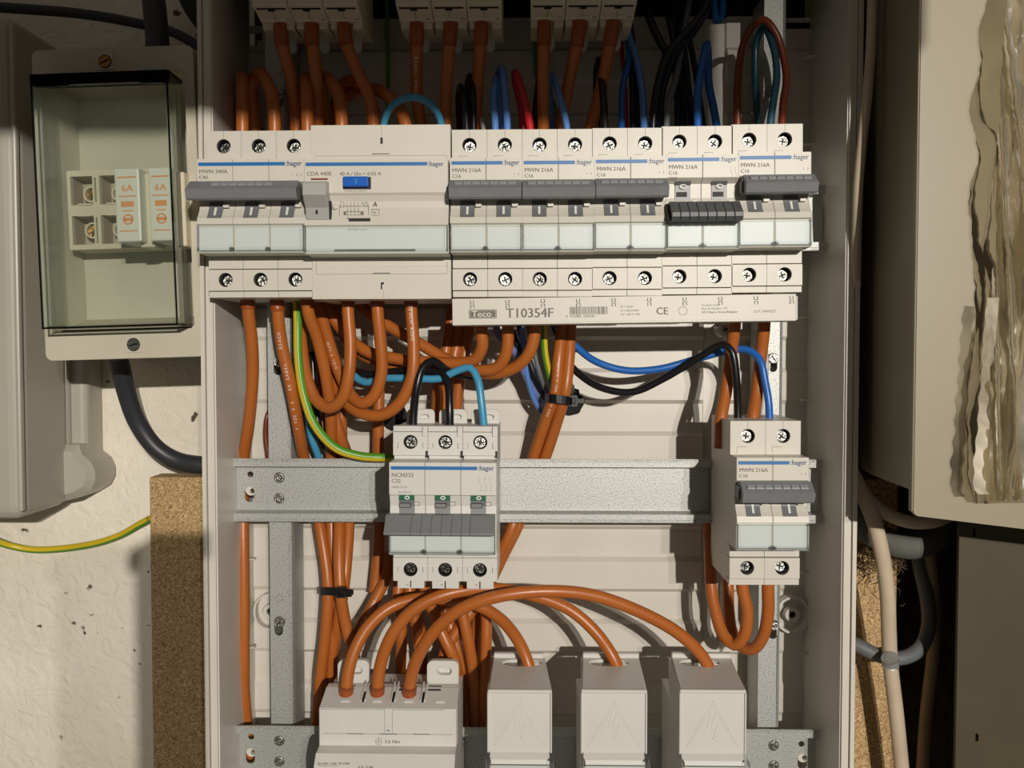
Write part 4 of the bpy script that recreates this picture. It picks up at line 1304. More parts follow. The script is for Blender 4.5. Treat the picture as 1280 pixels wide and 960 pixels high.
# ------------------------------------------------------------------ cables
def spline(pts, step=2.6):
    """Catmull-Rom through the points"""
    p = [pts[0] * 2 - pts[1]] + pts + [pts[-1] * 2 - pts[-2]]
    out = []
    for i in range(1, len(p) - 2):
        a, b, c, d = p[i - 1], p[i], p[i + 1], p[i + 2]
        n = max(2, int((c - b).length / step))
        # centripetal parametrisation
        t0 = 0; t1 = t0 + max(.01, (b - a).length) ** .5; t2 = t1 + max(.01, (c - b).length) ** .5; t3 = t2 + max(.01, (d - c).length) ** .5
        for k in range(n):
            t = t1 + (t2 - t1) * k / n
            A1 = a * ((t1 - t) / (t1 - t0)) + b * ((t - t0) / (t1 - t0)); A2 = b * ((t2 - t) / (t2 - t1)) + c * ((t - t1) / (t2 - t1)); A3 = c * ((t3 - t) / (t3 - t2)) + d * ((t - t2) / (t3 - t2))
            B1 = A1 * ((t2 - t) / (t2 - t0)) + A2 * ((t - t0) / (t2 - t0)); B2 = A2 * ((t3 - t) / (t3 - t1)) + A3 * ((t - t1) / (t3 - t1))
            out.append(B1 * ((t2 - t) / (t2 - t1)) + B2 * ((t - t1) / (t2 - t1)))
    out.append(pts[-1].copy())
    return out


def cable(pts, r, m, label, group=None, name='cable', cat='cable', sleeve=(), words=None, stripe=None, seg=None):
    """pts: (px, py, depth mm); sleeve: tuple of 'start'/'end' or (end, length); words: (text, from, size, direction)"""
    W3 = [P(*p) for p in pts]
    sp = spline(W3)
    seg = seg or (14 if r > 2.5 else 10)
    if stripe: seg = 12
    mb = MB(); mb.tube(sp, r, m, seg, stripe=stripe)
    low = min(sp, key=lambda v: v.z)
    o = mb.build(name, origin=low)
    tag(o, label, cat, group)
    for s_ in sleeve:
        end, L = s_ if isinstance(s_, tuple) else (s_, 8)
        q = sp if end == 'start' else sp[::-1]
        acc = 0; part = [q[0]]
        for a, b in zip(q[:-1], q[1:]):
            acc += (b - a).length; part.append(b)
            if acc > L: break
        mb = MB(); mb.tube(part, r + .5, 'orange_sleeve', 14); mb.build('end_sleeve', o, origin=low, loc=(0, 0, 0))
    if words:
        for (txt, at, size, dr) in words:
            mb = MB(); kk = mb.mi('mark_white')
            L = [0]
            for a, b in zip(sp[:-1], sp[1:]): L.append(L[-1] + (b - a).length)
            pos = at * L[-1]
            for ch in txt:
                adv = size * .78
                if ch != ' ':
                    i = max(1, next((n for n, l in enumerate(L) if l >= pos), len(L) - 1))
                    f = (pos - L[i - 1]) / max(1e-6, L[i] - L[i - 1]); c = sp[i - 1].lerp(sp[i], f)
                    t = (sp[i] - sp[i - 1]).normalized() * dr
                    nrm = Vector((0, -1, 0)); nrm = (nrm - t * nrm.dot(t)).normalized(); u = t.cross(nrm) * -1
                    vs, fs = glyphs(ch, 'LEFT'); nv = []
                    for a, b in vs:
                        uu = (b - .36) * size; h = math.sqrt(max(.01, (r + .06) ** 2 - uu * uu))
                        nv.append(mb.bm.verts.new(c + t * (a * size) + u * uu + nrm * h))
                    for f_ in fs:
                        try: mb.bm.faces.new([nv[i_] for i_ in f_]).material_index = kk
                        except ValueError: pass
                pos += adv * dr
            mb.build('printed_marks', o, origin=low, loc=(0, 0, 0))
    return o


OR = 3.25
GA = 'orange cables dropping from the topmost breakers'
# --- from the topmost breakers down into the upper row
top = [((351, 20, -26), (352, 50, -25), (363, 94, -18), (369, 131, -12), (370, 168, -8), (371, 200, -8), 'orange cable dropping from the first terminal of the topmost left breaker'),
       ((389, 20, -26), (390, 50, -25), (396, 103, -18), (397, 140, -12), (397, 168, -8), (397, 200, -8), 'orange cable dropping from the second terminal of the topmost left breaker'),
       ((429, 20, -26), (432, 50, -25), (450, 96, -20), (463, 124, -18), (467, 160, -14), (468, 200, -12), 'orange cable slanting down from the third terminal of the topmost left breaker'),
       ((521, 20, -26), (521, 50, -25), (521, 94, -14), (522, 130, -4), (528, 165, 4), (530, 200, 6), 'orange printed cable dropping from the first terminal of the topmost middle breaker'),
       ((563, 20, -26), (562, 50, -25), (559, 94, -18), (557, 130, -12), (557, 168, -8), (557, 200, -8), 'orange cable dropping straight from the second terminal of the topmost middle breaker'),
       ((602, 20, -26), (601, 50, -25), (598, 94, -14), (596, 130, -6), (595, 168, 2), (595, 200, 2), 'orange cable dropping from the third terminal of the topmost middle breaker'),
       ((680, 20, -26), (680, 50, -25), (679, 94, -20), (679, 130, -14), (679, 168, -8), (679, 200, -8), 'orange cable dropping straight from the first terminal of the topmost right breaker'),
       ((725, 20, -26), (722, 50, -25), (714, 88, -14), (707, 125, -4), (700, 165, 4), (700, 200, 6), 'orange cable leaning from the second terminal of the topmost right breaker'),
       ((767, 20, -26), (763, 50, -25), (755, 94, -14), (746, 130, -4), (737, 168, 4), (736, 200, 6), 'orange cable leaning from the third terminal of the topmost right breaker')]
for i, t in enumerate(top):
    cable(t[:6], OR, 'orange', t[6], GA, sleeve=(('start', 13),), words=[('REACH  ROHS', .25, 2.3, 1)] if i == 3 else None)
GB = 'orange cables looping above the upper row'
cable([(303, 185, -22), (303, 150, -23), (303, 115, -20), (302, 97, -12), (301, 104, 2), (301, 150, 8), (301, 190, 8)], OR, 'orange', 'orange cable bent back just above the leftmost screw of the upper row', GB)
cable([(343, 185, -22), (343, 150, -23), (340, 120, -22), (329, 95, -16), (320, 94, -6), (315, 110, 0), (318, 140, 4), (321, 200, 8)], OR, 'orange', 'orange cable arching over above the second screw from the left', GB)
cable([(384, 185, -22), (384, 150, -23), (383, 115, -20), (382, 98, -12), (382, 104, 2), (380, 150, 6), (380, 200, 8)], OR, 'orange', 'orange cable bent back between two cables left of the wide breaker', GB)
cable([(427, 185, -22), (427, 150, -23), (423, 118, -20), (411, 99, -14), (399, 99, -2), (404, 120, 10), (410, 160, 14), (410, 200, 14)], OR, 'orange', 'orange cable looping over the left end of the wide breaker', GB)
cable([(508, 185, -18), (508, 160, -20), (499, 136, -18), (482, 118, -14), (462, 111, -2), (445, 114, 10), (425, 128, 16), (410, 160, 18), (406, 200, 18)], OR, 'orange', 'orange cable bowing left to right below the light blue arch', GB)
cable([(470, 145, -2), (456, 110, 0), (438, 101, 6), (425, 112, 14), (416, 160, 18), (414, 200, 18)], OR, 'orange', 'orange cable half hidden behind the loops above the wide breaker', GB)
cable([(480, 185, -16), (480, 155, -20), (488, 135, -24), (503, 124, -26), (522, 122, -28), (540, 132, -26), (550, 148, -22), (553, 185, -16)], 1.9, 'sky_wire', 'light blue wire arching over the right half of the wide breaker')
# small wires above the right part of the row
GK = 'thin wires above the upper row'


def wire(pts, m, label, r=1.75, **k): return cable(pts, r, m, label, None, name='wire', cat='wire', seg=8, **k)


wire([(584, 190, -22), (583, 155, -22), (580, 125, -20), (576, 108, -12), (573, 120, 2), (576, 190, 6)], 'black_wire', 'black wire bent back above the first two-pole breaker, lower of the two')
wire([(592, 190, -18), (592, 155, -18), (591, 120, -16), (587, 95, -8), (584, 110, 2), (586, 190, 6)], 'black_wire', 'black wire bent back above the first two-pole breaker, taller of the two')
wire([(607, 190, -8), (604, 160, -6), (598, 135, 2), (594, 110, 10)], 'white_wire', 'thin white wire leaning behind an orange cable above the first two-pole breaker', 1.2)
wire([(619, 190, -22), (619, 155, -22), (617, 125, -18), (620, 98, -10), (624, 108, 2), (626, 190, 6)], 'pale_blue_wire', 'blue wire loop above the first two-pole breaker, shorter left one', 1.9)
wire([(634, 190, -22), (634, 155, -22), (631, 115, -18), (627, 84, -10), (622, 95, -2), (625, 140, 0), (626, 190, 2)], 'pale_blue_wire', 'blue wire loop above the first two-pole breaker, tallest of the pair', 1.9)
wire([(665, 190, -22), (662, 155, -22), (654, 120, -18), (644, 91, -10), (645, 105, 0), (652, 135, 2), (655, 190, 4)], 'red_wire', 'bright red wire looping behind the second two-pole breaker', 2.1)
wire([(711, 190, -20), (708, 155, -20), (699, 118, -16), (689, 93, -8), (686, 98, 6), (690, 150, 12), (692, 200, 12)], 'pale_blue_wire', 'blue wire leaning against two orange cables above the second two-pole breaker', 1.8)
wire([(671, 20, 20), (669, 60, 20), (671, 95, 22), (686, 115, 22), (697, 150, 22), (699, 190, 22)], 'green_part', 'thin green wire behind the orange cables of the second two-pole breaker', 1.2)
wire([(668, 190, 10), (669, 140, 12), (673, 105, 14), (677, 60, 16), (680, 10, 20)], 'black_wire', 'black wire straight behind the orange cable above the second two-pole breaker')
wire([(757, 190, -20), (756, 155, -20), (754, 120, -16), (749, 75, -10), (746, 90, 0), (747, 190, 4)], 'black_wire', 'tall black wire loop above the third two-pole breaker', 2.0)
wire([(778, 190, -10), (777, 150, -8), (778, 110, -2), (786, 72, 4), (784, 30, 10), (780, -30, 16)], 'blue_wire', 'blue wire rising steeply left of the tall bundle above the third breaker')
wire([(806, 190, -14), (805, 155, -12), (803, 115, -6), (795, 72, 0), (784, 38, 8), (778, -20, 16)], 'pale_blue_wire', 'blue wire curving down to the right screw of the third two-pole breaker', 2.0)
wire([(784, 190, 2), (783, 160, 4), (782, 120, 8), (777, 60, 12), (772, -10, 18)], 'red_wire', 'thin red wire deep in the bundle above the third breaker', 1.2)
wire([(792, 190, 0), (791, 150, 0), (790, 100, 4), (786, 60, 10), (776, -10, 18)], 'black_wire', 'black wire in the middle of the bundle above the third breaker')
wire([(799, 190, 4), (799, 150, 4), (797, 100, 8), (793, 70, 12), (783, 0, 18)], 'navy_wire', 'dark blue wire in the middle of the bundle above the third breaker')
wire([(817, 190, -14), (816, 160, -14), (822, 110, -14), (836, 66, -12), (868, 30, -8), (884, 5, -4), (892, -40, 4)], 'black_wire', 'thick black wire sweeping up to the right edge of the top opening', 2.3)
wire([(824, 190, -8), (825, 160, -8), (828, 115, -6), (843, 70, -4), (870, 36, 0), (888, 0, 4), (898, -40, 8)], 'navy_wire', 'dark blue wire sweeping up just behind the thick black one', 2.0)
wire([(890, 190, 2), (874, 160, 2), (862, 125, 4), (836, 72, 6), (818, 38, 10), (800, -10, 16)], 'black_wire', 'long black wire slanting down right across the top opening', 2.3)
wire([(832, 190, -16), (833, 158, -16), (837, 125, -14), (843, 104, -10), (852, 60, 0), (862, 0, 10)], 'hose_grey', 'grey wire rising left over the switched-off breaker', 1.7)
wire([(858, 190, 4), (858, 150, 4), (852, 100, 8), (842, 50, 12), (828, -20, 18)], 'black_wire', 'black wire slanting up left through the bundle over the switched-off breaker', 2.0)
wire([(846, 190, 8), (848, 150, 8), (846, 100, 10), (843, 50, 14), (842, -20, 18)], 'navy_wire', 'dark blue wire rising straight through the bundle over the switched-off breaker', 2.2)
wire([(864, 190, 6), (864, 150, 6), (858, 90, 10), (852, 40, 14), (846, -20, 20)], 'navy_wire', 'dark blue wire just right of the straight one over the switched-off breaker', 2.0)
wire([(852, 190, 12), (852, 130, 14), (849, 60, 16), (849, -20, 20)], 'black_wire', 'black wire deepest in the bundle over the switched-off breaker', 2.4)
wire([(873, 190, -20), (872, 155, -20), (873, 110, -16), (880, 70, -10), (884, 55, -4), (885, 70, 2), (886, 105, 2), (892, 135, 0), (896, 160, -4), (898, 190, -6)], 'blue_wire', 'bright blue wire folded into a tall loop over the switched-off breaker', 2.1)
wire([(880, 190, 6), (879, 160, 6), (874, 120, 10), (868, 80, 12), (856, 20, 16), (850, -20, 20)], 'black_wire', 'black wire behind the tall bright blue loop')
wire([(890, -40, 10), (892, 0, 4), (896, 26, -2), (902, 20, 2), (903, -10, 8), (902, -40, 14)], 'blue_wire', 'dark blue wire loop hanging in the right end of the top opening', 2.0)
wire([(922, 190, -20), (922, 155, -20), (922, 110, -20), (928, 60, -20), (942, 32, -16), (956, 25, -12), (970, 42, -10), (980, 75, -10), (983, 100, -12), (979, 130, -16), (976, 190, -20)], 'brown_wire', 'brown wire in a tall arch over the rightmost breaker', 2.0)
wire([(963, 190, -22), (963, 155, -22), (968, 118, -20), (971, 95, -16), (967, 60, -10), (955, 34, -4), (946, 50, 2), (944, 90, 4), (946, 130, 2), (949, 190, 0)], 'teal_wire', 'dark teal wire in a narrow arch inside the brown one', 2.0)
wire([(484, -20, 20), (484, 40, 26), (485, 90, 28), (484, 160, 28)], 'green_part', 'thin green wire down the back between the left and middle top breakers', 1.2)

# --- below the upper row
GU = 'orange cables hanging in U loops below the wide breaker'
cable([(309, 355, -22), (310, 385, -20), (315, 430, -14), (316, 470, -8), (312, 520, 0), (305, 572, 14), (304, 614, 22), (304, 655, 16), (305, 760, 12), (305, 860, 14), (309, 912, 20), (310, 990, 22)], OR, 'orange',
      'long orange cable running straight down the left side of the cupboard', sleeve=(('start', 11),))
cable([(346, 355, -22), (347, 388, -20), (352, 430, -16), (363, 480, -12), (372, 530, -4), (380, 572, 12), (390, 614, 22), (400, 660, 14), (410, 732, 8), (407, 790, 8), (400, 850, 12), (396, 930, 18)], OR, 'orange',
      'orange cable with white printing slanting down from the second left screw', sleeve=(('start', 11),), words=[('4 VDE V 4   RR KABEL    REACH', .285, 2.4, -1)])
cable([(384, 355, -22), (385, 388, -20), (397, 424, -12), (409, 480, -4), (414, 530, 4), (414, 572, 14), (414, 614, 22), (414, 660, 18), (418, 732, 12), (417, 790, 12), (414, 850, 16), (412, 930, 20)], OR, 'orange',
      'orange cable from the third left screw down into the tied bundle', sleeve=(('start', 11),))
cable([(435, 355, -22), (435, 388, -22), (438, 430, -22), (436, 468, -22), (428, 498, -20), (412, 510, -16), (395, 500, -12), (383, 470, -8), (377, 430, -2), (374, 385, 6), (373, 350, 8)], OR, 'orange',
      'orange cable in the leftmost U loop under the wide breaker', GU, sleeve=(('start', 10),))
cable([(472, 355, -22), (472, 388, -22), (476, 430, -20), (477, 465, -18), (468, 494, -16), (455, 504, -14), (440, 496, -10), (424, 465, -6), (412, 430, 0), (400, 385, 8), (396, 350, 10)], OR, 'orange',
      'orange cable in the middle U loop under the wide breaker', GU, sleeve=(('start', 10),), words=[('H07V-K 1X10', .74, 2.0, -1)])
cable([(514, 355, -22), (514, 388, -22), (517, 430, -22), (515, 470, -22), (501, 502, -20), (480, 518, -16), (456, 518, -12), (436, 506, -6), (420, 482, 2), (408, 440, 8), (402, 400, 12), (400, 350, 12)], OR, 'orange',
      'orange printed cable in the rightmost and lowest U loop under the wide breaker', GU, sleeve=(('start', 10),), words=[('REACH ROHS', .062, 2.5, 1)])
cable([(600, 375, -22), (601, 412, -20), (603, 432, -18), (594, 449, -14), (575, 454, -10), (540, 453, -6), (500, 449, -2), (460, 440, 2), (432, 418, 8), (410, 385, 10), (402, 350, 12)], OR, 'orange',
      'orange cable entering under the busbar cover, first and leftmost of three', 'orange cables bending up to the busbar cover')
cable([(635, 375, -22), (635, 412, -20), (633, 440, -18), (622, 459, -14), (600, 463, -10), (560, 450, 0), (525, 430, 4), (490, 410, 8), (455, 385, 14), (450, 350, 14)], OR, 'orange',
      'orange cable bending up under the busbar cover, middle of three', 'orange cables bending up to the busbar cover')
cable([(670, 375, -22), (669, 412, -20), (662, 440, -18), (646, 458, -14), (617, 467, -8), (580, 462, -4), (540, 455, 6), (500, 458, 8), (462, 448, 10), (436, 428, 14), (418, 390, 16), (414, 350, 16)], OR, 'orange',
      'orange cable bending up under the busbar cover, rightmost of three', 'orange cables bending up to the busbar cover')
cable([(385, 350, 18), (392, 400, 18), (403, 450, 12), (415, 505, 8), (425, 545, 10), (434, 572, 18), (438, 614, 24), (436, 660, 14), (430, 732, 4), (422, 780, 10), (414, 850, 22)], OR, 'orange',
      'orange cable behind the U loops reaching the tied bundle, right strand', 'orange cables of the tied left bundle')
cable([(426, 500, 16), (427, 540, 16), (427, 572, 18), (426, 614, 24), (424, 660, 10), (425, 732, 0), (431, 775, 2), (441, 815, 4), (448, 845, 12), (450, 930, 20)], OR, 'orange',
      'orange cable at the front of the tied bundle, bending right towards the bottom', 'orange cables of the tied left bundle')
cable([(392, 380, 22), (398, 440, 22), (403, 500, 22), (404, 560, 22)], OR, 'orange', 'orange cable deep behind the left U loop', None)
cable([(475, 440, 20), (474, 480, 20), (473, 530, 20), (472, 570, 22), (470, 614, 25), (474, 660, 24), (468, 740, 22)], OR, 'orange', 'orange cable straight down behind the middle U loop')
for i, (x0_, x1_, x2_, x3_) in enumerate(((556, 548, 546, 498), (568, 558, 556, 512), (580, 574, 570, 530))):
    cable([(x0_ + 14, 350, 22), (x0_ + 8, 400, 20), (x0_, 445, 16), (x1_, 480, 16), (x2_, 515, 18), (x2_ - 8, 580, 26), ((x2_ + x3_) / 2, 670, 26), (x3_, 735, 16), (x3_ + (4, 8, 18)[i], 780, 14), (x3_ + (2, 16, 36)[i], 850, 16), (x3_ + (2, 18, 40)[i], 960, 22)], OR, 'orange',
          ('orange cable passing behind the green-windowed breaker, left strand', 'orange cable passing behind the green-windowed breaker, middle strand', 'orange cable passing behind the green-windowed breaker, right strand')[i], 'orange cables behind the middle breaker')
rb = [([(704, 380, 4), (702, 412, 2), (698, 450, -2), (694, 490, -2), (682, 525, 4), (667, 570, 14), (652, 614, 22), (640, 660, 16), (618, 705, 20), (590, 760, 24), (570, 800, 22), (552, 850, 20), (548, 930, 22)], 'orange printed cable through the cable tie right of the middle, left strand'),
      ([(714, 380, 6), (713, 412, 4), (711, 450, 0), (706, 492, -2), (696, 528, 6), (682, 570, 14), (664, 614, 24), (648, 656, 20), (624, 705, 24), (600, 760, 26), (590, 850, 24)], 'orange cable through the cable tie right of the middle, right strand'),
      ([(709, 380, 14), (707, 412, 12), (702, 450, 8), (698, 490, 6), (690, 526, 12), (674, 570, 20), (658, 614, 26), (640, 668, 26), (612, 720, 26)], 'orange cable through the cable tie right of the middle, rear strand')]
for i, (p_, l_) in enumerate(rb):
    cable(p_, OR, 'orange', l_, 'orange cables of the tied right bundle', words=[('H07V-K 4 VDE REACH ROHS', .12, 1.7, 1)] if i == 0 else None)
cable([(919, 355, -20), (918, 410, -16), (914, 440, -12), (908, 485, -14), (901, 526, -20), (900, 560, -20)], OR, 'orange', 'orange cable into the lone two-pole breaker, left one under the busbar cover')
cable([(956, 355, -20), (955, 410, -16), (951, 445, -12), (946, 490, -14), (941, 526, -20), (940, 560, -20)], OR, 'orange', 'orange cable into the lone two-pole breaker, right one under the busbar cover')
wire([(690, 400, 10), (722, 435, 4), (745, 452, 0), (782, 463, -2), (825, 461, -4), (880, 446, -6), (916, 437, -10), (936, 438, -14), (950, 450, -18), (956, 475, -20), (961, 505, -22), (962, 560, -22)], 'blue_wire', 'bright blue wire sagging across to the lone two-pole breaker', 2.0)
wire([(700, 440, 8), (720, 464, 2), (750, 484, -4), (790, 490, -8), (830, 473, -12), (875, 446, -18), (903, 431, -22), (914, 438, -24), (920, 470, -24), (922, 505, -22), (922, 560, -22)], 'black_wire', 'black wire sagging across to the lone two-pole breaker', 2.0)
wire([(950, 400, 8), (957, 440, 6), (957, 480, 4), (952, 530, 2)], 'white_wire', 'white ribbed wire behind the bright blue one over the lone breaker', 1.5)
# small bundle into the right hole
wire([(618, 400, -4), (624, 420, -2), (642, 438, 4), (654, 462, 8), (668, 490, 14), (682, 505, 24), (704, 504, 46)], 'violet_wire', 'violet-blue wire going into the round hole right of the middle', 2.0)
wire([(634, 400, 2), (648, 436, 6), (664, 468, 10), (680, 496, 20), (706, 500, 46)], 'black_wire', 'black wire beside the violet-blue one going into the round hole', 1.9)
wire([(660, 400, 2), (668, 440, 8), (676, 470, 10), (686, 494, 20), (708, 500, 46)], 'hose_grey', 'grey wire going into the round hole beside the tied cables', 1.7)
wire([(648, 405, 8), (660, 445, 12), (672, 480, 14), (684, 505, 26), (706, 508, 46)], 'navy_wire', 'dark blue wire going into the round hole', 1.7)
cable([(678, 380, -4), (680, 412, -4), (681, 440, -2), (686, 465, 2), (694, 490, 10), (708, 505, 46)], 1.9, 'yellow_part', 'green and yellow earth wire beside the tied cables right of the middle', None, 'wire', 'wire', stripe='green_part')
wire([(690, 400, 14), (704, 440, 14), (712, 480, 20), (716, 500, 46)], 'black_wire', 'black wire behind the tied orange pair near the round hole', 1.9)
wire([(652, 410, 4), (655, 438, 6), (659, 470, 8), (668, 500, 14), (680, 520, 20)], 'pale_blue_wire', 'pale blue wire hanging left of the earth wire', 1.5)
# wires to the three-pole breaker
wire([(442, 470, 0), (456, 478, -4), (480, 473, -8), (515, 473, -12), (550, 473, -14), (570, 464, -16), (588, 460, -18), (597, 474, -20), (602, 505, -22), (606, 545, -22)], 'sky_wire', 'light blue wire bending down to the third terminal of the middle breaker', 2.1)
wire([(442, 463, 4), (460, 468, -2), (500, 464, -6), (535, 464, -10), (552, 466, -14), (560, 480, -18), (562, 510, -22), (562, 545, -22)], 'black_wire', 'black wire bending down to the second terminal of the middle breaker', 2.2)
wire([(590, 470, 0), (568, 468, -6), (552, 458, -14), (541, 451, -18), (528, 460, -22), (521, 484, -24), (517, 515, -22), (516, 545, -22)], 'black_wire', 'black wire arching down to the first terminal of the middle breaker', 2.2)
# left small wires
cable([(371, 360, -4), (372, 400, -8), (373, 450, -10), (380, 495, -12), (394, 532, -12), (420, 560, -10), (450, 570, -8), (478, 572, -6), (500, 572, -2)], 2.4, 'green_part', 'green and yellow earth wire curving towards the three-pole breaker', None, 'wire', 'wire', stripe='yellow_part')
wire([(381, 400, 12), (380, 450, 10), (384, 500, 8), (389, 545, 8), (398, 572, 14), (402, 614, 26)], 'sky_wire', 'light blue wire behind the earth wire near the left strip', 2.1)
wire([(390, 440, 16), (394, 500, 14), (402, 545, 12), (420, 570, 16), (430, 614, 26)], 'black_wire', 'black wire behind the earth wire near the left strip', 2.1)
wire([(385, 480, 20), (394, 530, 18), (410, 560, 18), (440, 572, 20)], 'hose_dark', 'dark wire deepest behind the earth wire curve', 2.1)
wire([(340, 508, 30), (334, 520, 28), (332, 545, 28), (335, 572, 28), (336, 620, 30)], 'brown_wire', 'thin copper-brown wire beside the left strip above the middle rail', 1.4)
wire([(420, 520, 18), (428, 540, 14), (436, 562, 14), (440, 572, 18)], 'brown_wire', 'thin copper-brown wire among the cables above the middle rail', 1.4)

# --- lower part: arcs into the fuse holders
GF = 'orange arcs into the covered fuse holders'
cable([(433, 880, -32), (433, 858, -32), (440, 822, -30), (459, 785, -26), (488, 759, -22), (525, 748, -16), (565, 750, -10), (600, 758, -10), (628, 776, -14), (650, 805, -22), (661, 832, -26), (666, 850, -26)], OR, 'orange', 'orange arc from the first lower terminal into the left fuse holder', GF, sleeve=(('start', 9), ('end', 5)))
cable([(472, 880, -32), (472, 858, -32), (477, 826, -32), (492, 790, -34), (520, 760, -34), (560, 742, -32), (615, 736, -26), (665, 744, -22), (712, 762, -20), (746, 792, -22), (768, 825, -26), (777, 850, -26)], OR, 'orange', 'orange arc from the second lower terminal into the middle fuse holder', GF, sleeve=(('start', 9),))
cable([(512, 880, -32), (512, 858, -33), (520, 826, -37), (542, 790, -42), (575, 762, -45), (620, 746, -46), (680, 739, -44), (740, 744, -40), (800, 765, -36), (850, 793, -32), (879, 822, -28), (893, 850, -26)], OR, 'orange', 'longest orange arc, from the third lower terminal into the right fuse holder', GF, sleeve=(('start', 9),))
GX = 'orange cables crossing behind the orange arcs'
cable([(482, 690, 26), (484, 715, 22), (468, 752, 14), (450, 786, 8), (437, 822, 4), (432, 870, 4)], OR, 'orange', 'orange printed cable slanting down left from behind the three-pole breaker', None, words=[('REACH H07V', .35, 2.0, 1)])
cable([(528, 725, 6), (536, 750, 2), (552, 790, -4), (568, 825, -4), (572, 865, 12), (572, 905, 22), (572, 950, 24)], OR, 'orange', 'orange cable slanting down right under the second orange arc', GX)
cable([(572, 735, 4), (578, 766, 2), (586, 805, 2), (592, 845, 8), (593, 890, 20), (594, 940, 24)], OR, 'orange', 'orange cable nearly upright just left of the first fuse holder', GX)
cable([(606, 735, 8), (608, 775, 6), (607, 820, 6), (605, 860, 12), (604, 900, 22), (604, 950, 24)], OR, 'orange', 'straight orange cable partly behind the first fuse holder', GX)
cable([(597, 750, 14), (585, 770, 12), (567, 795, 10), (554, 822, 8), (548, 870, 8)], OR, 'orange', 'orange cable slanting down left behind the upright one', GX)
cable([(545, 735, 18), (562, 780, 14), (574, 820, 12), (580, 870, 18), (580, 940, 24)], OR, 'orange', 'orange cable deep in the crossing beneath the arcs', GX)
cable([(515, 735, 20), (525, 790, 20), (527, 850, 20), (526, 900, 20)], OR, 'orange', 'orange cable deep behind the third lower terminal', GX)
# loops below the lone breaker
GL = 'orange loops below the lone breaker'
cable([(927, 712, -22), (928, 735, -22), (934, 765, -22), (930, 795, -20), (918, 806, -16), (905, 795, -12), (895, 768, -6), (889, 735, 0), (887, 690, 6), (887, 645, 18), (892, 610, 24), (898, 590, 26)], OR, 'orange', 'orange loop from the left bottom terminal of the lone breaker', GL)
cable([(961, 712, -22), (960, 735, -22), (960, 765, -20), (954, 795, -16), (941, 811, -10), (926, 808, -4), (915, 790, 0), (911, 765, 4), (910, 735, 8), (908, 690, 14), (908, 620, 24)], OR, 'orange', 'orange loop from the right bottom terminal of the lone breaker', GL)


def cable_tie(pts, w_, label, buckle, closed=True):
    c = sum((P(*p) for p in pts), Vector()) / len(pts)
    o = empty('cable_tie', c, label, 'cable tie')
    W3 = [P(*p) for p in pts]
    sp = spline(W3 + [W3[0]], 2)
    mb = MB(); k = mb.mi('tie'); prev = None
    for i, p in enumerate(sp):
        a = sp[max(0, i - 1)]; b = sp[min(len(sp) - 1, i + 1)]; t = (b - a).normalized(); out = (p - c); out.z = 0; out.normalize()
        up = Vector((0, 0, 1))
        r_ = [mb.bm.verts.new(p + up * w_ / 2 + out * .6), mb.bm.verts.new(p - up * w_ / 2 + out * .6), mb.bm.verts.new(p - up * w_ / 2 - out * .6), mb.bm.verts.new(p + up * w_ / 2 - out * .6)]
        if prev:
            for j in range(4): mb.bm.faces.new((prev[j], prev[(j + 1) % 4], r_[(j + 1) % 4], r_[j])).material_index = k
        prev = r_
    mb.build('strap', o, origin=c, loc=(0, 0, 0))
    q = P(*buckle)
    mb = MB(); mb.plate(rrect(-2.6, 2.6, -2.9, 2.9, .6, 2), [rect(-1.3, 1.3, -1.6, 1.6)], -1.8, 2, 'tie'); mb.box(-1.2, 1.2, -1, .5, -1.5, 1.5, 'tie', .2)
    mb.box(2.4, 6.5, -.4, .6, -1.6, 1.4, 'tie', .3)
    mb.build('buckle', o, loc=q - c)


cable_tie([(402, 739, 4), (412, 739, -2), (425, 740, -5), (436, 741, 0), (438, 741, 8), (428, 741, 15), (412, 740, 17), (403, 739, 12)], 4.4, 'black cable tie around the orange bundle left of the lower centre', (427, 740, -6))
cable_tie([(683, 497, 0), (690, 498, -6), (702, 499, -7), (714, 502, -4), (718, 503, 4), (708, 502, 14), (692, 499, 15), (683, 497, 8)], 4.6, 'black cable tie around the orange cables beside the round hole', (716, 501, -3))

# --- cables outside the cupboard
cable([(146, 440, 20), (150, 456, 26), (158, 490, 36), (172, 528, 44), (195, 560, 48), (222, 576, 50), (262, 582, 50), (300, 583, 60)], 5.4, 'hose_black', 'thick black cable leaving the small fuse box and curving right', seg=18)
cable([(-20, 8, 30), (40, 12, 40), (90, 16, 52), (140, 23, 62), (175, 30, 66), (210, 38, 68), (235, 50, 66), (262, 68, 62), (300, 100, 66)], 3.0, 'hose_black', 'thin black cable along the wall above the small fuse box')
cable([(188, -30, 40), (192, 0, 34), (196, 40, 30), (198, 75, 28)], 6.6, 'hose_black', 'thick black cable entering the small fuse box from above', seg=18)
cable([(226, -20, 60), (240, 10, 64), (262, 40, 68), (290, 75, 70)], 5.2, 'hose_black', 'thick black cable passing behind the top left corner of the cupboard', seg=16)
cable([(-12, 674, 60), (12, 682, 68), (40, 687, 72), (75, 686, 73), (120, 679, 73), (150, 669, 72), (175, 655, 68), (188, 648, 66)], 2.2, 'yellow_part', 'green and yellow earth wire sagging across the plaster wall', None, 'wire', 'wire', stripe='green_part')
cable([(1091, -30, -42), (1090, 20, -42), (1088, 70, -42), (1084, 120, -42), (1078, 175, -41), (1073, 230, -39), (1071, 290, -36), (1070, 360, -30)], 2.4, 'cream_cable', 'beige cable running down the gap beside the cream cabinet')
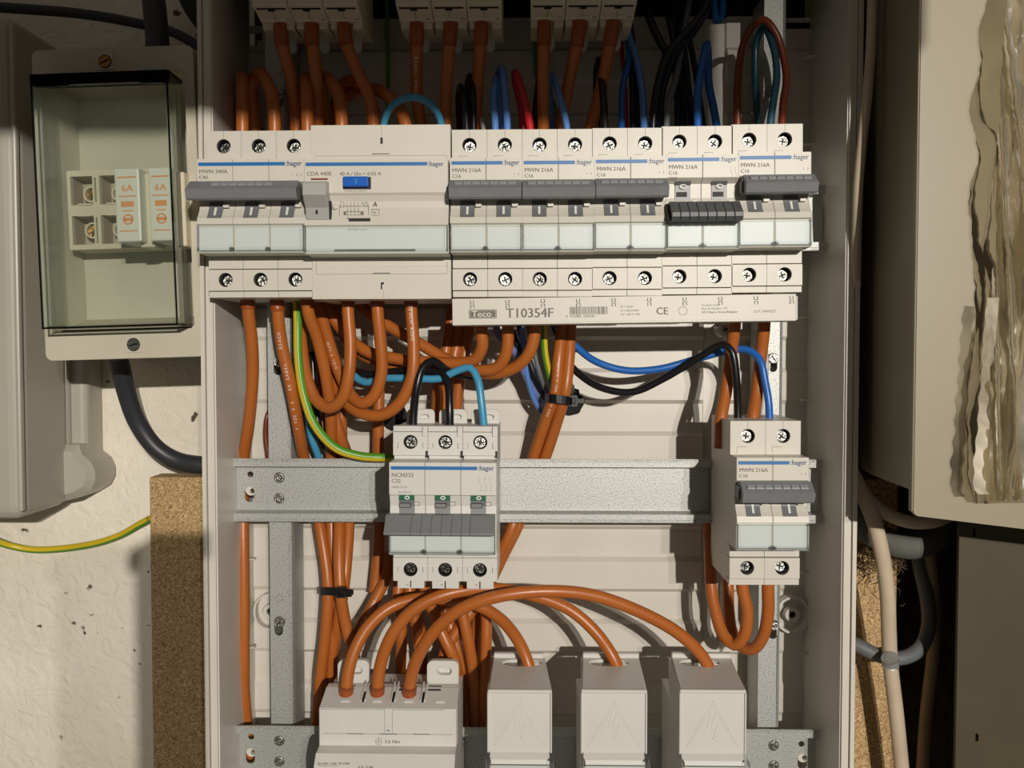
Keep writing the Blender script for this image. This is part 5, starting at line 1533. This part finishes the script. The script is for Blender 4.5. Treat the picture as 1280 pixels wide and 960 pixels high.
cable([(1062, 585, -5), (1075, 612, -6), (1090, 645, -6), (1102, 690, -4), (1109, 740, 0), (1111, 790, 6), (1113, 830, 10), (1120, 890, 12), (1128, 970, 14), (1132, 1010, 14)], 4.1, 'cream_cable', 'cream cable hanging down in front of the right chipboard edge', seg=16)
cable([(1060, 590, 0), (1082, 620, -2), (1105, 640, -4), (1135, 652, -6), (1165, 652, -4), (1195, 640, 4)], 3.6, 'cream_cable', 'cream cable curving right just below the cream cabinet')
cable([(1040, 600, 24), (1062, 636, 20), (1082, 660, 20), (1110, 677, 20), (1145, 682, 22), (1172, 668, 26), (1186, 640, 34), (1190, 600, 44)], 7.6, 'conduit', 'thick dusty grey conduit curving behind the hanging cream cable', seg=18)
cable([(1055, 800, 20), (1075, 808, 16), (1100, 820, 14), (1130, 822, 14), (1152, 808, 18), (1161, 780, 24), (1158, 745, 30), (1150, 710, 36), (1144, 670, 40)], 4.0, 'hose_grey', 'grey cable looping over the right chipboard edge', seg=14)
cable([(1160, 660, 34), (1163, 700, 34), (1168, 760, 32), (1166, 820, 32), (1158, 890, 34), (1152, 980, 36)], 3.6, 'tan_cable', 'dusty tan cable hanging in the dark gap at the lower right')
o = cable([(1112, 822, -0), (1113, 826, 1), (1113, 832, 2)], 4.6, 'galvanised', 'small metal ring clipped round the hanging cream cable', None, 'cable_clip', 'cable clip')

# tuft of fibres at the top of the right chipboard edge
mb = MB(); kk = mb.mi('fibre')
random.seed(5)
for i in range(420):
    c = P(random.uniform(1066, 1128), random.gauss(695, 16), random.uniform(20, 44))
    d = Vector((random.uniform(-1, 1), random.uniform(-.6, .6), random.uniform(-1, .6))).normalized() * random.uniform(2, 7)
    e = d.cross(Vector((0, 1, 0))).normalized() * .22
    b = c + d * .5 + Vector((random.uniform(-1, 1), -1, random.uniform(-1, 1)))
    vs = [mb.bm.verts.new(v) for v in (c - e, c + e, b + e, b - e, c + d + e * .5, c + d - e * .5)]
    mb.bm.faces.new(vs[:4]).material_index = kk; mb.bm.faces.new((vs[3], vs[2], vs[4], vs[5])).material_index = kk
tag(mb.build('fibre_tuft', origin=P(1100, 700, 42)), 'tuft of brown plant fibres on top of the right chipboard edge', 'fibres', kind='stuff')
